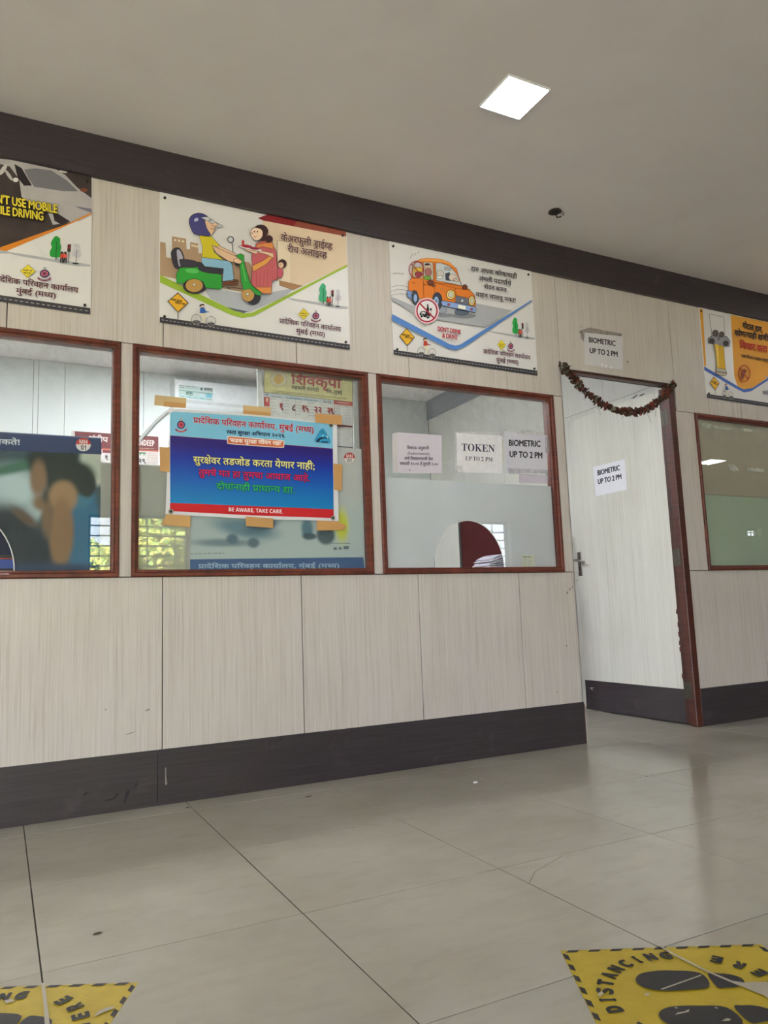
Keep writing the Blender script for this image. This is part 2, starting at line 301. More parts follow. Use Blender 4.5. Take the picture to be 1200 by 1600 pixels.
# ------------------------------------------------------------------ lettering
GLYPHS = {
 'ं':'0|-185,772 ~-185,796 ~-152,830 -130,830 ~-107,830 ~-75,796 -75,772 ~-75,748 ~-107,714 -130,714 ~-152,714 ~-185,748',
 'अ':'764|470,218 ~470,148 ~379,80 312,80 ~226,80 ~92,208 29,356 100,382 ~143,276 ~243,153 305,153 ~343,153 ~391,188 391,227 ~391,264 ~350,322 318,347 ~291,342 260,341 255,411 ~323,413 ~380,457 380,494 ~380,530 ~333,562 302,562 ~265,562 ~205,542 171,525 146,594 ~172,608 ~249,632 298,632 ~376,632 ~459,554 459,495 ~459,417 392,375 ~403,365 412,355 ~450,350 486,350 ~518,350 ~568,356 594,363 594,551 521,551 521,622 779,622 779,551 675,551 675,0 594,0 594,290 ~570,284 ~524,279 498,279 ~481,279 455,282 ~470,252',
 'आ':'1023|470,218 ~470,148 ~379,80 312,80 ~226,80 ~92,208 29,356 100,382 ~143,276 ~243,153 305,153 ~343,153 ~391,188 391,227 ~391,264 ~350,322 318,347 ~291,342 260,341 255,411 ~323,413 ~380,457 380,494 ~380,530 ~333,562 302,562 ~265,562 ~205,542 171,525 146,594 ~172,608 ~249,632 298,632 ~376,632 ~459,554 459,495 ~459,417 392,375 ~403,365 412,355 ~450,350 486,350 ~518,350 ~568,356 594,363 594,551 521,551 521,622 1038,622 1038,551 934,551 934,0 853,0 853,551 675,551 675,0 594,0 594,290 ~570,284 ~524,279 498,279 ~481,279 455,282 ~470,252',
 'इ':'491|271,222 ~242,222 ~184,208 161,197 ~114,225 ~50,301 50,352 ~50,380 ~70,420 87,433 ~110,450 ~172,465 221,465 314,465 314,551 0,551 0,622 505,622 505,551 395,551 395,394 211,394 ~180,394 ~154,388 145,381 ~130,369 130,347 ~130,323 ~158,290 174,277 ~220,294 275,294 ~349,294 ~447,219 447,154 ~447,89 ~364,14 289,4 ~318,-8 ~381,-30 415,-40 382,-110 ~325,-84 ~221,-27 176,1 ~117,4 ~48,33 48,65 ~48,87 ~75,116 101,116 ~121,116 ~164,95 194,70 ~208,68 219,68 ~289,68 ~366,109 366,153 ~366,186 ~317,222',
 'ई':'491|271,222 ~242,222 ~184,208 161,197 ~114,225 ~50,301 50,352 ~50,380 ~70,420 87,433 ~110,450 ~172,465 221,465 314,465 314,551 0,551 0,622 505,622 505,551 395,551 395,394 211,394 ~180,394 ~154,388 145,381 ~130,369 130,347 ~130,323 ~158,290 174,277 ~220,294 275,294 ~349,294 ~447,219 447,154 ~447,89 ~364,14 289,4 ~318,-8 ~381,-30 415,-40 382,-110 ~325,-84 ~221,-27 176,1 ~117,4 ~48,33 48,65 ~48,87 ~75,116 101,116 ~121,116 ~164,95 194,70 ~208,68 219,68 ~289,68 ~366,109 366,153 ~366,186 ~317,222|293,615 ~272,650 ~243,726 243,762 ~243,829 ~332,896 398,896 ~430,896 ~484,883 504,872 482,806 ~465,815 ~427,827 405,827 ~365,827 ~323,782 323,747 ~323,714 ~350,651 375,615',
 'ऊ':'765|0,622 780,622 780,551 453,551 ~485,512 485,464 ~485,374 406,328 ~417,319 ~437,299 446,288 ~477,310 ~539,333 573,333 ~638,333 ~721,254 721,185 ~721,139 ~691,47 656,0 584,41 ~609,70 ~641,141 641,181 ~641,225 ~600,264 565,264 ~526,264 484,227 ~491,211 ~499,173 499,152 ~499,102 ~454,34 ~376,0 328,0 ~271,0 ~168,61 ~73,199 29,313 100,338 ~128,260 ~195,141 ~274,74 320,74 ~361,74 ~414,111 414,160 ~414,201 ~369,270 329,301 ~299,295 264,294 259,364 ~333,366 ~404,414 404,463 ~404,493 ~374,538 351,551 0,551',
 'क':'762|777,551 452,551 452,349 ~500,399 569,399 ~634,399 ~716,316 716,239 ~716,193 ~686,89 651,39 579,80 ~604,112 ~636,196 636,237 ~636,284 ~597,330 562,330 ~508,330 452,258 452,0 371,0 371,174 ~347,154 ~276,118 226,118 ~179,118 ~96,156 ~46,233 46,290 ~46,370 ~156,464 244,464 ~267,464 ~324,457 339,454 333,381 ~317,385 ~268,391 249,391 ~191,391 ~127,339 127,292 ~127,239 ~188,188 228,188 ~272,188 ~341,230 371,260 371,551 0,551 0,622 777,622',
 'घ':'591|605,551 502,551 502,0 421,0 421,166 ~390,146 ~314,118 259,118 ~182,118 ~86,199 86,266 ~86,294 ~106,346 128,366 ~88,385 ~42,455 42,497 ~42,528 52,551 0,551 0,622 605,622|167,269 ~167,227 ~223,188 267,188 ~319,188 ~396,231 421,260 421,551 145,551 ~123,527 123,494 ~123,457 ~166,417 200,412 ~228,419 263,419 ~290,419 308,417 302,347 ~295,348 ~279,348 273,348 ~224,348 ~167,308',
 'च':'634|649,551 545,551 545,0 465,0 465,165 ~439,148 ~367,118 317,118 ~240,118 ~141,204 141,275 ~141,304 ~166,355 185,371 38,369 38,441 331,441 ~349,441 ~385,440 389,440 382,370 350,370 ~292,370 ~221,321 221,274 ~221,231 ~279,188 317,188 ~367,188 ~438,231 465,260 465,551 0,551 0,622 649,622',
 'ज':'742|653,551 653,0 572,0 572,370 435,370 ~394,370 378,373 ~414,343 ~458,263 458,218 ~458,172 ~417,110 ~350,80 310,80 ~257,80 ~161,141 ~73,282 31,401 102,426 ~148,292 ~248,153 306,153 ~338,153 ~379,187 379,227 ~379,271 ~318,349 273,377 302,441 572,441 572,551 0,551 0,622 757,622 757,551',
 'ञ':'742|192,420 ~223,434 ~288,446 315,446 ~382,446 ~476,378 485,315 ~489,315 493,315 ~517,315 ~556,324 572,332 572,551 0,551 0,622 756,622 756,551 653,551 653,0 572,0 572,256 ~532,245 484,245 483,245 ~473,195 ~411,140 ~334,118 300,118 ~215,118 ~80,224 29,338 98,365 ~139,272 ~228,192 294,192 ~349,192 ~411,244 411,287 ~411,333 ~354,373 313,373 ~288,373 ~242,359 219,348',
 'ट':'504|519,551 371,551 371,349 316,349 ~268,349 ~204,333 181,318 ~126,280 126,215 ~126,167 ~170,104 ~241,74 283,74 ~337,74 ~413,99 455,121 482,47 ~438,27 ~339,0 286,0 ~217,0 ~108,52 ~46,150 46,220 ~46,285 ~114,374 ~225,420 288,420 290,420 290,551 0,551 0,622 519,622',
 'ड':'577|358,222 ~329,222 ~271,208 248,197 ~201,225 ~137,301 137,352 ~137,380 ~157,420 174,433 ~197,450 ~259,465 308,465 401,465 401,551 0,551 0,622 592,622 592,551 482,551 482,394 298,394 ~267,394 ~241,388 232,381 ~217,369 217,347 ~217,323 ~245,290 261,277 ~307,294 362,294 ~436,294 ~534,219 534,154 ~534,87 ~436,0 337,0 ~239,0 ~84,88 25,158 86,207 ~143,139 ~262,74 337,74 ~453,74 453,152 ~453,187 ~404,222',
 'ढ':'563|307,0 ~229,0 ~112,55 ~46,158 46,231 ~46,301 ~118,396 ~236,445 305,446 305,551 0,551 0,622 577,622 577,551 385,551 385,375 346,375 ~282,375 ~213,358 188,341 ~158,322 ~126,262 126,221 ~126,163 ~190,89 248,75 ~233,115 233,157 ~233,191 ~266,251 ~331,288 380,288 ~429,288 ~492,251 ~523,191 523,157 ~523,87 ~408,0|306,140 ~306,103 323,70 ~378,71 ~448,116 448,157 ~448,187 ~413,221 385,221 ~350,221 ~306,178',
 'ण':'723|634,551 634,0 553,0 553,551 420,551 420,321 ~420,279 ~403,221 385,198 ~364,173 ~298,146 251,146 ~158,146 114,205 ~97,228 ~79,298 79,352 79,551 0,551 0,622 737,622 737,551|249,217 ~301,217 321,249 ~332,266 ~339,310 339,353 339,551 160,551 160,353 ~160,314 ~168,268 178,251 ~189,235 ~222,217',
 'त':'570|481,551 481,0 400,0 400,328 291,328 ~230,328 ~169,316 150,299 ~126,280 126,237 ~126,188 ~200,97 271,40 217,-12 ~171,28 ~92,108 ~45,194 45,242 ~45,277 ~72,333 93,351 ~122,376 ~204,399 272,399 400,399 400,551 0,551 0,622 584,622 584,551',
 'थ':'642|553,551 553,0 472,0 472,180 ~443,161 ~363,132 308,132 ~223,132 ~104,229 83,322 ~178,342 ~255,413 255,467 ~255,517 ~208,568 171,568 ~146,568 ~114,544 114,521 ~114,470 195,461 187,391 ~122,400 ~46,461 46,519 ~46,575 ~119,632 172,632 ~213,632 ~288,597 ~336,525 336,469 ~336,395 ~256,303 182,274 ~205,238 ~263,203 314,203 ~366,203 ~440,243 472,275 472,551 390,551 390,622 656,622 656,551',
 'द':'520|413,-58 ~392,-24 ~354,46 342,73 ~330,71 ~302,68 287,68 ~245,68 ~160,89 ~89,136 ~46,215 46,272 ~46,316 ~77,379 102,401 ~135,430 ~231,456 290,456 295,456 295,551 0,551 0,622 534,622 534,551 376,551 376,385 327,385 ~269,385 ~198,371 173,355 ~151,340 ~126,294 126,262 ~126,209 ~205,140 287,140 ~293,140 ~305,140 312,141 ~306,161 306,176 ~306,211 ~348,240 373,240 ~416,240 ~461,191 461,162 ~461,130 ~432,95 410,86 ~422,62 ~455,11 480,-24',
 'ध':'615|630,551 526,551 526,0 445,0 445,150 ~414,130 ~341,103 283,103 ~206,103 ~111,184 111,251 ~111,278 ~129,328 148,348 ~101,366 ~42,437 42,493 ~42,553 ~124,632 187,632 ~240,632 ~311,576 311,531 ~311,484 271,443 210,482 ~221,492 ~230,515 230,526 ~230,541 ~210,568 184,568 ~156,568 ~116,524 116,489 ~116,457 ~147,418 ~196,400 223,397 ~253,405 288,405 ~299,405 ~326,403 333,402 326,332 ~320,333 ~303,333 298,333 ~248,333 ~191,292 191,254 ~191,213 ~248,173 292,173 ~345,173 ~419,216 445,245 445,551 383,551 383,622 630,622',
 'न':'555|0,622 569,622 569,551 466,551 466,0 385,0 385,298 204,298 204,244 ~204,216 ~176,188 153,188 ~129,188 ~75,230 ~37,290 37,318 ~37,341 ~64,369 98,369 385,369 385,551 0,551',
 'प':'568|479,551 479,0 398,0 398,191 ~369,172 ~301,146 254,146 ~214,146 ~149,173 128,194 ~103,221 ~79,294 79,358 79,551 0,551 0,622 583,622 583,551|398,551 160,551 160,369 ~160,328 ~166,280 ~179,251 190,240 ~213,217 263,217 ~303,217 ~373,255 398,280',
 'फ':'771|460,551 460,349 ~485,373 ~543,399 578,399 ~643,399 ~725,316 725,239 ~725,193 ~695,89 660,39 588,80 ~613,112 ~645,196 645,237 ~645,284 ~605,330 570,330 ~517,330 460,257 460,0 379,0 379,193 ~355,174 ~291,146 248,146 ~208,146 ~144,175 125,197 ~100,226 ~79,297 79,354 79,551 0,551 0,622 786,622 786,551|160,551 160,360 ~160,305 ~172,257 188,240 ~208,217 248,217 ~289,217 ~353,251 379,278 379,551',
 'ब':'571|585,551 482,551 482,0 401,0 401,165 ~374,147 ~297,118 241,118 ~185,118 ~96,160 ~46,235 46,286 ~46,372 ~167,464 265,464 ~279,464 ~319,461 ~358,457 369,454 363,385 ~343,389 ~293,395 268,395 ~248,395 230,392 365,224 ~384,238 401,256 401,551 0,551 0,622 585,622|127,287 ~127,235 ~194,184 242,184 ~260,184 ~293,190 308,195 168,370 ~127,342',
 'भ':'703|174,632 ~211,632 ~269,611 291,586 ~309,567 ~332,499 332,437 332,321 533,321 533,551 402,551 402,622 717,622 717,551 614,551 614,0 533,0 533,250 332,250 332,213 ~332,180 ~303,151 283,151 ~264,151 ~222,176 ~186,215 ~164,259 164,278 ~164,296 ~191,321 224,321 253,321 253,426 ~253,473 ~243,523 232,538 ~212,568 169,568 ~142,568 ~114,542 114,521 ~114,493 ~161,463 218,460 210,389 ~135,395 ~46,456 46,520 ~46,579 ~122,632',
 'म':'598|509,551 509,0 428,0 428,250 207,250 207,213 ~207,180 ~178,151 159,151 ~140,151 ~98,176 ~62,215 ~39,259 39,278 ~39,296 ~66,321 100,321 126,321 126,551 0,551 0,622 612,622 612,551|428,551 207,551 207,321 428,321',
 'य':'580|595,622 595,551 491,551 491,0 410,0 410,179 ~382,161 ~304,132 253,132 ~163,132 ~52,253 38,353 ~100,366 ~160,413 160,457 ~160,485 ~137,533 123,551 0,551 0,622|129,301 ~149,252 ~210,203 259,203 ~309,203 ~383,245 410,274 410,551 211,551 ~240,499 240,445 ~240,337',
 'र':'409|395,42 341,-12 ~282,37 ~178,137 ~98,225 75,256 ~53,287 ~40,323 40,340 ~40,359 ~70,393 104,393 ~129,393 ~166,370 181,349 ~220,369 ~256,429 256,468 ~256,491 ~246,536 239,551 0,551 0,622 424,622 424,551 320,551 ~336,516 336,458 ~336,403 ~292,327 ~216,274 167,254 ~212,202 ~331,91',
 'ल':'678|0,551 0,622 693,622 693,551 589,551 589,0 508,0 508,355 ~502,356 494,356 ~470,356 ~420,332 ~374,269 356,208 279,232 ~291,278 311,313 ~287,331 ~239,353 209,353 ~169,353 ~126,307 126,271 ~126,233 ~169,164 ~251,89 309,40 255,-12 ~197,38 ~101,129 ~45,222 45,275 ~45,328 ~94,395 ~168,426 204,426 ~248,426 ~321,397 354,370 ~412,426 499,426 ~504,426 508,426 508,551',
 'ळ':'760|0,551 0,622 775,622 775,551 594,551 594,432 ~646,417 ~714,324 714,250 ~714,197 ~671,112 ~592,64 538,64 ~484,64 ~404,107 365,143 ~334,97 ~261,64 216,64 ~169,64 ~92,107 ~46,191 46,252 ~46,308 ~91,392 ~171,439 222,439 ~276,439 ~355,396 394,360 ~420,399 ~478,433 513,437 513,551|404,214 ~402,208 399,203 ~432,170 ~493,135 528,135 ~570,135 ~633,190 633,252 ~633,316 ~578,368 541,368 ~503,368 ~450,315 426,262|127,250 ~127,188 ~181,135 218,135 ~256,135 ~310,188 333,240 355,289 ~358,295 360,299 ~327,332 ~267,368 232,368 ~190,368 ~127,312',
 'व':'556|571,551 467,551 467,0 387,0 387,165 ~361,147 ~286,118 233,118 ~179,118 ~95,160 ~46,235 46,286 ~46,372 ~161,464 255,464 ~268,464 ~307,461 ~344,457 354,454 349,381 ~330,385 ~282,391 259,391 ~197,391 ~127,337 127,287 ~127,236 ~190,188 235,188 ~287,188 ~362,233 387,260 387,551 0,551 0,622 571,622',
 'श':'680|122,189 ~87,189 ~40,224 40,255 ~40,284 ~76,314 104,314 ~122,314 ~161,299 191,276 ~241,292 ~305,378 305,443 ~305,499 ~246,566 199,566 ~168,566 ~138,539 138,516 ~138,501 ~157,466 ~214,442 270,440 253,370 ~159,376 ~66,459 66,517 ~66,568 ~137,632 204,632 ~251,632 ~333,589 ~384,504 384,440 ~384,371 ~315,254 254,221 ~299,182 ~383,87 414,43 350,-1 ~299,71 ~216,164 179,194 ~152,189|591,551 591,0 510,0 510,551 421,551 421,622 695,622 695,551',
 'ष':'578|593,622 593,551 489,551 489,0 408,0 408,191 ~378,174 ~304,146 254,146 ~214,146 ~149,173 128,194 ~103,221 ~79,294 79,358 79,551 0,551 0,622|408,551 205,551 408,287|189,240 ~212,217 262,217 ~288,217 ~338,233 360,245 159,507 159,369 ~159,328 ~165,280 ~178,251',
 'स':'676|587,551 587,0 506,0 506,266 ~477,257 ~419,251 380,251 ~338,251 ~245,266 212,277 ~192,264 167,253 ~208,201 ~319,91 380,42 326,-12 ~270,37 ~171,137 ~95,225 73,256 ~51,287 ~40,323 40,340 ~40,359 ~70,393 104,393 ~129,393 ~166,370 181,350 ~202,369 ~217,428 217,458 ~217,488 ~208,536 201,551 0,551 0,622 691,622 691,551|369,322 ~408,322 ~472,330 506,339 506,551 281,551 ~288,534 ~298,488 298,458 ~298,416 ~279,354 262,333 ~314,322',
 'ह':'531|321,69 ~357,80 ~403,116 403,148 ~403,186 ~345,229 280,229 ~211,229 ~138,172 138,124 ~138,93 ~161,35 ~232,-36 302,-89 248,-142 ~157,-71 ~58,53 58,130 ~58,168 ~89,227 115,248 ~96,266 ~69,318 69,352 ~69,380 ~89,420 106,433 ~129,450 ~188,465 229,465 361,465 361,551 0,551 0,622 546,622 546,551 442,551 442,394 230,394 ~199,394 ~173,388 164,381 ~149,369 149,347 ~149,327 ~169,296 183,284 ~230,300 284,300 ~353,300 ~440,258 ~481,191 481,153 ~481,95 ~413,19 348,2',
 'ा':'259|170,551 170,0 89,0 89,551 0,551 0,622 273,622 273,551',
 'ि':'259|89,551 0,551 0,622 80,622 ~68,644 ~53,694 53,724 ~53,802 ~169,896 266,896 ~407,896 ~625,743 704,615 620,615 ~467,824 283,824 ~213,824 ~134,765 134,714 ~134,684 ~153,639 165,622 273,622 273,551 170,551 170,0 89,0',
 'ी':'259|-185,615 ~-202,650 ~-220,714 -220,748 ~-220,813 ~-136,896 -61,896 ~-1,896 ~79,839 ~137,718 163,622 273,622 273,551 170,551 170,0 89,0 89,551 0,551 0,622 87,622 ~59,726 ~-2,825 -57,825 ~-97,825 ~-139,776 -139,733 ~-139,699 ~-119,644 -105,615',
 'ु':'0|-248,-12 ~-194,11 -136,11 ~-61,11 ~22,-66 22,-129 ~22,-190 ~-71,-268 -157,-268 ~-254,-268 ~-395,-176 -455,-100 -394,-57 ~-355,-105 ~-285,-167 ~-206,-196 -157,-196 ~-51,-196 -51,-122 ~-51,-89 ~-100,-57 -131,-57 ~-158,-57 ~-201,-68 -222,-79',
 'ू':'0|-63,-245 ~-88,-255 ~-145,-268 -173,-268 ~-248,-268 ~-333,-189 -333,-126 ~-333,-69 ~-241,11 -162,11 ~-87,11 ~25,-45 ~111,-136 145,-189 83,-228 ~29,-145 ~-83,-57 -156,-57 ~-207,-57 ~-259,-96 -259,-128 ~-259,-166 ~-209,-196 -178,-196 ~-151,-196 ~-109,-185 -88,-175',
 'ृ':'0|27,-233 ~2,-246 ~-65,-268 -106,-268 ~-181,-268 ~-266,-189 -266,-126 ~-266,-70 ~-177,13 -89,18 -82,-48 ~-140,-55 ~-192,-99 -192,-132 ~-192,-166 ~-142,-197 -111,-197 ~-79,-197 ~-32,-182 2,-164',
 'े':'0|-169,615 ~-190,694 ~-231,785 ~-281,823 -315,823 ~-337,823 ~-371,814 -385,809 -409,882 ~-370,896 -318,896 ~-264,896 ~-185,845 ~-122,722 -94,615',
 'ो':'259|170,551 170,0 89,0 89,551 0,551 0,622 273,622 273,551|90,615 ~69,694 ~28,785 ~-22,823 -56,823 ~-78,823 ~-112,814 -126,809 -150,882 ~-111,896 -59,896 ~-5,896 ~74,845 ~137,722 165,615',
 '्':'0|-179,-44 ~-156,-39 -131,-39 ~-63,-39 ~38,-90 ~117,-176 151,-227 94,-268 ~44,-188 ~-57,-113 -125,-113 ~-137,-113 ~-158,-116 -167,-118',
 '०':'551|275,121 ~217,121 ~126,172 ~75,263 75,321 ~75,380 ~126,469 ~216,520 274,520 ~333,520 ~424,469 ~476,378 476,319 ~476,261 ~425,171 ~334,121|273,192 ~326,192 ~394,266 394,322 ~394,379 ~330,449 277,449 ~225,449 ~157,375 157,318 ~157,262 ~221,192',
 '१':'551|275,632 ~347,632 ~429,556 429,499 ~429,460 ~394,387 ~312,306 241,256 362,160 ~402,129 ~433,69 433,34 ~433,3 ~408,-50 386,-79 321,-30 ~335,-15 ~350,15 350,34 ~350,54 ~333,84 310,103 128,254 132,276 ~238,344 ~348,448 348,498 ~348,530 ~307,562 276,562 ~245,562 ~210,534 210,510 ~210,488 ~241,455 280,444 231,386 ~182,407 ~134,469 134,517 ~134,544 ~163,597 ~226,632',
 '२':'551|477,33 413,-12 ~318,132 239,208 ~213,204 187,204 ~152,204 ~104,239 104,270 ~104,299 ~140,329 168,329 ~187,329 ~225,313 255,291 ~298,306 ~360,385 360,442 ~360,501 ~295,561 243,561 ~208,561 ~148,545 110,526 84,595 ~121,614 ~204,632 247,632 ~302,632 ~391,590 ~443,505 443,440 ~443,370 ~373,262 316,233 ~361,189 ~448,77',
 '५':'551|477,-67 ~460,-38 ~422,37 ~386,115 ~356,185 348,208 ~332,207 312,207 ~269,207 ~187,228 ~122,278 ~84,364 84,428 ~84,474 ~112,583 143,632 227,611 ~199,562 ~164,469 164,417 ~164,347 ~234,276 308,276 ~317,276 326,277 ~320,300 320,313 ~320,346 ~363,377 391,377 ~431,377 ~475,328 475,298 ~475,267 ~444,230 418,221 ~430,190 ~475,96 ~526,0 549,-35',
 '६':'551|470,-67 ~454,-40 ~420,25 ~391,86 384,106 ~372,105 ~347,104 335,104 ~269,104 ~178,150 ~132,227 132,272 ~132,299 ~155,353 180,373 ~144,394 ~103,457 103,501 ~103,565 ~208,632 288,632 ~314,632 ~377,626 391,622 385,552 ~367,556 ~322,563 292,563 ~184,563 184,492 ~184,461 ~223,424 254,414 ~289,423 333,423 ~347,423 ~375,421 384,419 377,350 ~367,351 ~341,352 324,352 ~274,352 ~212,310 212,266 ~212,220 ~282,174 332,174 ~338,174 ~351,174 357,175 ~354,185 ~352,204 352,210 ~352,245 ~393,274 418,274 ~461,274 ~506,225 506,196 ~506,166 ~475,129 451,120 ~465,87 ~515,2 542,-35',
 '८':'551|273,0 ~222,0 ~130,36 ~72,112 72,171 ~72,202 ~91,264 ~138,338 180,388 382,632 444,579 233,324 ~187,269 ~154,202 154,168 ~154,117 ~220,74 268,74 ~319,74 ~413,108 465,142 501,68 ~455,41 ~343,0',
 '९':'551|71,470 ~71,515 ~112,589 ~188,632 240,632 ~317,632 ~407,539 407,465 ~407,400 ~336,317 271,307 ~282,300 ~305,284 317,274 460,158 ~496,129 ~527,69 527,34 ~527,3 ~502,-50 480,-79 416,-30 ~430,-15 ~444,15 444,34 ~444,54 ~427,84 404,103 166,300 ~111,346 ~71,426|151,464 ~151,422 ~199,371 237,371 ~278,371 ~326,425 326,467 ~326,508 ~279,561 240,561 ~201,561 ~151,508',
 'क्ष':'712|623,551 623,0 542,0 542,325 ~511,310 ~440,293 390,293 ~340,293 ~257,313 225,326 ~178,297 ~128,244 128,208 ~128,188 ~148,147 ~200,120 247,120 ~258,120 269,121 ~263,139 263,157 ~263,189 ~303,216 328,216 ~369,216 ~413,164 413,136 ~413,108 ~388,76 365,66 ~383,43 ~421,2 448,-24 390,-65 ~363,-34 ~314,27 298,53 ~286,51 ~258,50 245,50 ~186,50 ~96,91 ~46,162 46,205 ~46,260 ~115,333 164,361 ~120,390 ~74,461 74,507 ~74,560 ~155,632 231,632 ~293,632 ~382,574 382,515 ~382,467 ~336,401 295,373 ~314,368 ~357,364 379,364 ~425,364 ~504,385 542,411 542,551 453,551 453,622 727,622 727,551|153,502 ~153,469 ~195,416 228,399 ~303,448 303,506 ~303,530 ~269,566 229,566 ~195,566 ~153,532',
 'ज्ञ':'641|268,224 ~268,271 ~183,345 87,374 111,441 471,441 471,551 0,551 0,622 656,622 656,551 552,551 552,0 471,0 471,370 326,370 ~292,370 ~246,373 233,375 ~293,344 ~347,266 347,218 ~347,167 ~290,101 245,88 ~273,72 ~347,41 381,31 348,-39 ~298,-19 ~200,41 159,73 ~105,75 ~35,101 35,136 ~35,159 ~62,188 88,188 ~109,188 ~152,168 183,142 ~223,147 ~268,193',
 'प्र':'568|45,53 214,153 ~160,162 128,194 ~103,221 ~79,294 79,358 79,551 0,551 0,622 583,622 583,551 479,551 479,0 398,0 398,193 92,-13|398,551 160,551 160,369 ~160,328 ~166,280 ~179,251 190,240 ~213,217 262,217 ~301,217 ~373,255 398,280',
 'ड्र':'577|358,222 ~329,222 ~271,208 248,197 ~201,225 ~137,301 137,352 ~137,380 ~157,420 174,433 ~197,450 ~259,465 308,465 401,465 401,551 0,551 0,622 592,622 592,551 482,551 482,394 298,394 ~267,394 ~241,388 232,381 ~217,369 217,347 ~217,323 ~245,290 261,277 ~307,294 362,294 ~436,294 ~534,219 534,154 ~534,87 ~436,0 337,0 ~239,0 ~84,88 25,158 86,207 ~143,139 ~262,74 337,74 ~453,74 453,152 ~453,187 ~404,222|78,-165 326,-12 366,-12 512,-192 453,-230 336,-85 125,-230',
 'द्य':'684|264,-11 ~179,-11 ~77,69 77,136 ~77,190 108,230 ~80,252 ~42,312 42,352 ~42,380 ~62,420 79,433 ~102,451 ~160,465 202,465 270,465 270,551 0,551 0,622 699,622 699,551 595,551 595,-12 514,-12 514,101 ~491,77 ~422,25 ~327,-11|514,551 351,551 351,394 203,394 ~172,394 ~146,388 137,381 ~122,369 122,347 ~122,325 ~146,290 166,277 ~214,300 277,300 ~290,300 ~328,297 ~363,293 373,290 367,218 ~349,221 ~305,227 282,227 ~220,227 ~158,182 158,141 ~158,99 ~217,59 265,59 ~344,59 ~462,143 514,211',
 'ध्':'362|482,178 ~445,147 ~354,103 283,103 ~206,103 ~111,184 111,251 ~111,278 ~129,328 148,348 ~101,366 ~42,437 42,493 ~42,553 ~124,632 187,632 ~240,632 ~311,576 311,531 ~311,484 271,443 210,482 ~221,492 ~230,515 230,526 ~230,541 ~210,568 184,568 ~156,568 ~116,524 116,489 ~116,457 ~147,418 ~196,400 223,397 ~253,405 288,405 ~299,405 ~326,403 333,402 326,332 ~320,333 ~303,333 298,333 ~248,333 ~191,292 191,254 ~191,213 ~248,173 292,173 ~345,173 ~419,217 445,245',
 'त्':'349|0,622 363,622 363,551 0,551|45,242 ~45,277 ~72,333 93,351 ~122,376 ~204,399 272,399 380,399 380,328 291,328 ~230,328 ~169,316 150,299 ~126,280 126,237 ~126,188 ~200,97 271,40 217,-12 ~171,28 ~92,108 ~45,194',
 'स्':'389|369,322 ~400,322 ~450,327 478,332 486,260 ~461,255 ~409,251 380,251 ~338,251 ~245,266 212,277 ~192,264 167,253 ~208,201 ~319,91 380,42 326,-12 ~270,37 ~171,137 ~95,225 73,256 ~51,287 ~40,323 40,340 ~40,359 ~70,393 104,393 ~129,393 ~166,370 181,350 ~202,369 ~217,428 217,458 ~217,488 ~208,536 201,551 0,551 0,622 403,622 403,551 281,551 ~288,534 ~298,488 298,458 ~298,416 ~279,354 262,333 ~314,322',
 'व्':'392|0,622 406,622 406,551 0,551|425,193 ~388,162 ~293,118 233,118 ~179,118 ~95,160 ~46,235 46,286 ~46,372 ~161,464 255,464 ~268,464 ~307,461 ~344,457 354,454 349,381 ~330,385 ~282,391 259,391 ~197,391 ~127,337 127,287 ~127,236 ~190,188 235,188 ~287,188 ~362,233 387,259',
 'न्':'358|0,622 373,622 373,551 0,551|204,298 204,244 ~204,216 ~176,188 153,188 ~129,188 ~75,230 ~37,290 37,318 ~37,341 ~64,369 98,369 385,369 385,298',
 'ण्':'467|251,146 ~158,146 114,205 ~97,228 ~79,298 79,352 79,551 0,551 0,622 481,622 481,551 420,551 420,321 ~420,279 ~403,221 385,198 ~364,173 ~298,146|249,217 ~301,217 321,249 ~332,266 ~339,310 339,353 339,551 160,551 160,353 ~160,314 ~168,268 178,251 ~189,235 ~222,217',
 'प्':'308|160,551 160,369 ~160,328 ~166,280 ~179,251 190,240 ~213,217 263,217 ~304,217 ~375,257 400,282 436,214 ~396,186 ~313,146 254,146 ~214,146 ~149,173 128,194 ~103,221 ~79,294 79,358 79,551 0,551 0,622 322,622 322,551',
 'र्':'0|-190,615 ~-211,650 ~-240,726 -240,762 ~-240,829 ~-151,896 -85,896 ~-53,896 ~1,883 21,872 -1,806 ~-18,815 ~-56,827 -78,827 ~-118,827 ~-160,782 -160,747 ~-160,714 ~-133,651 -108,615',
 'रु':'563|519,296 ~519,250 ~486,163 457,126 385,167 ~405,190 ~438,259 438,294 ~438,329 ~404,371 369,371 ~335,371 304,351 ~282,318 ~210,272 167,254 ~212,202 ~331,91 395,42 341,-12 ~282,37 ~178,137 ~98,225 75,256 ~53,287 ~40,323 40,340 ~40,359 ~70,393 104,393 ~129,393 ~166,370 181,349 ~220,369 ~256,429 256,468 ~256,491 ~246,536 239,551 0,551 0,622 577,622 577,551 320,551 ~336,516 336,458 ~336,442 334,429 ~361,440 392,440 ~445,440 ~519,367',
}
_gc = {}
def _tess_curve(splines):
    cu = bpy.data.curves.new('glyph', 'CURVE'); cu.dimensions = '2D'; cu.fill_mode = 'BOTH'
    for pts in splines:
        sp_ = cu.splines.new('POLY'); sp_.points.add(len(pts)-1)
        for i, p in enumerate(pts): sp_.points[i].co = (p[0], p[1], 0, 1)
        sp_.use_cyclic_u = True
    ob = bpy.data.objects.new('glyph', cu); me = ob.to_mesh()
    r = ([(v.co.x, v.co.y) for v in me.vertices], [tuple(p.vertices) for p in me.polygons])
    ob.to_mesh_clear(); bpy.data.objects.remove(ob); bpy.data.curves.remove(cu); return r
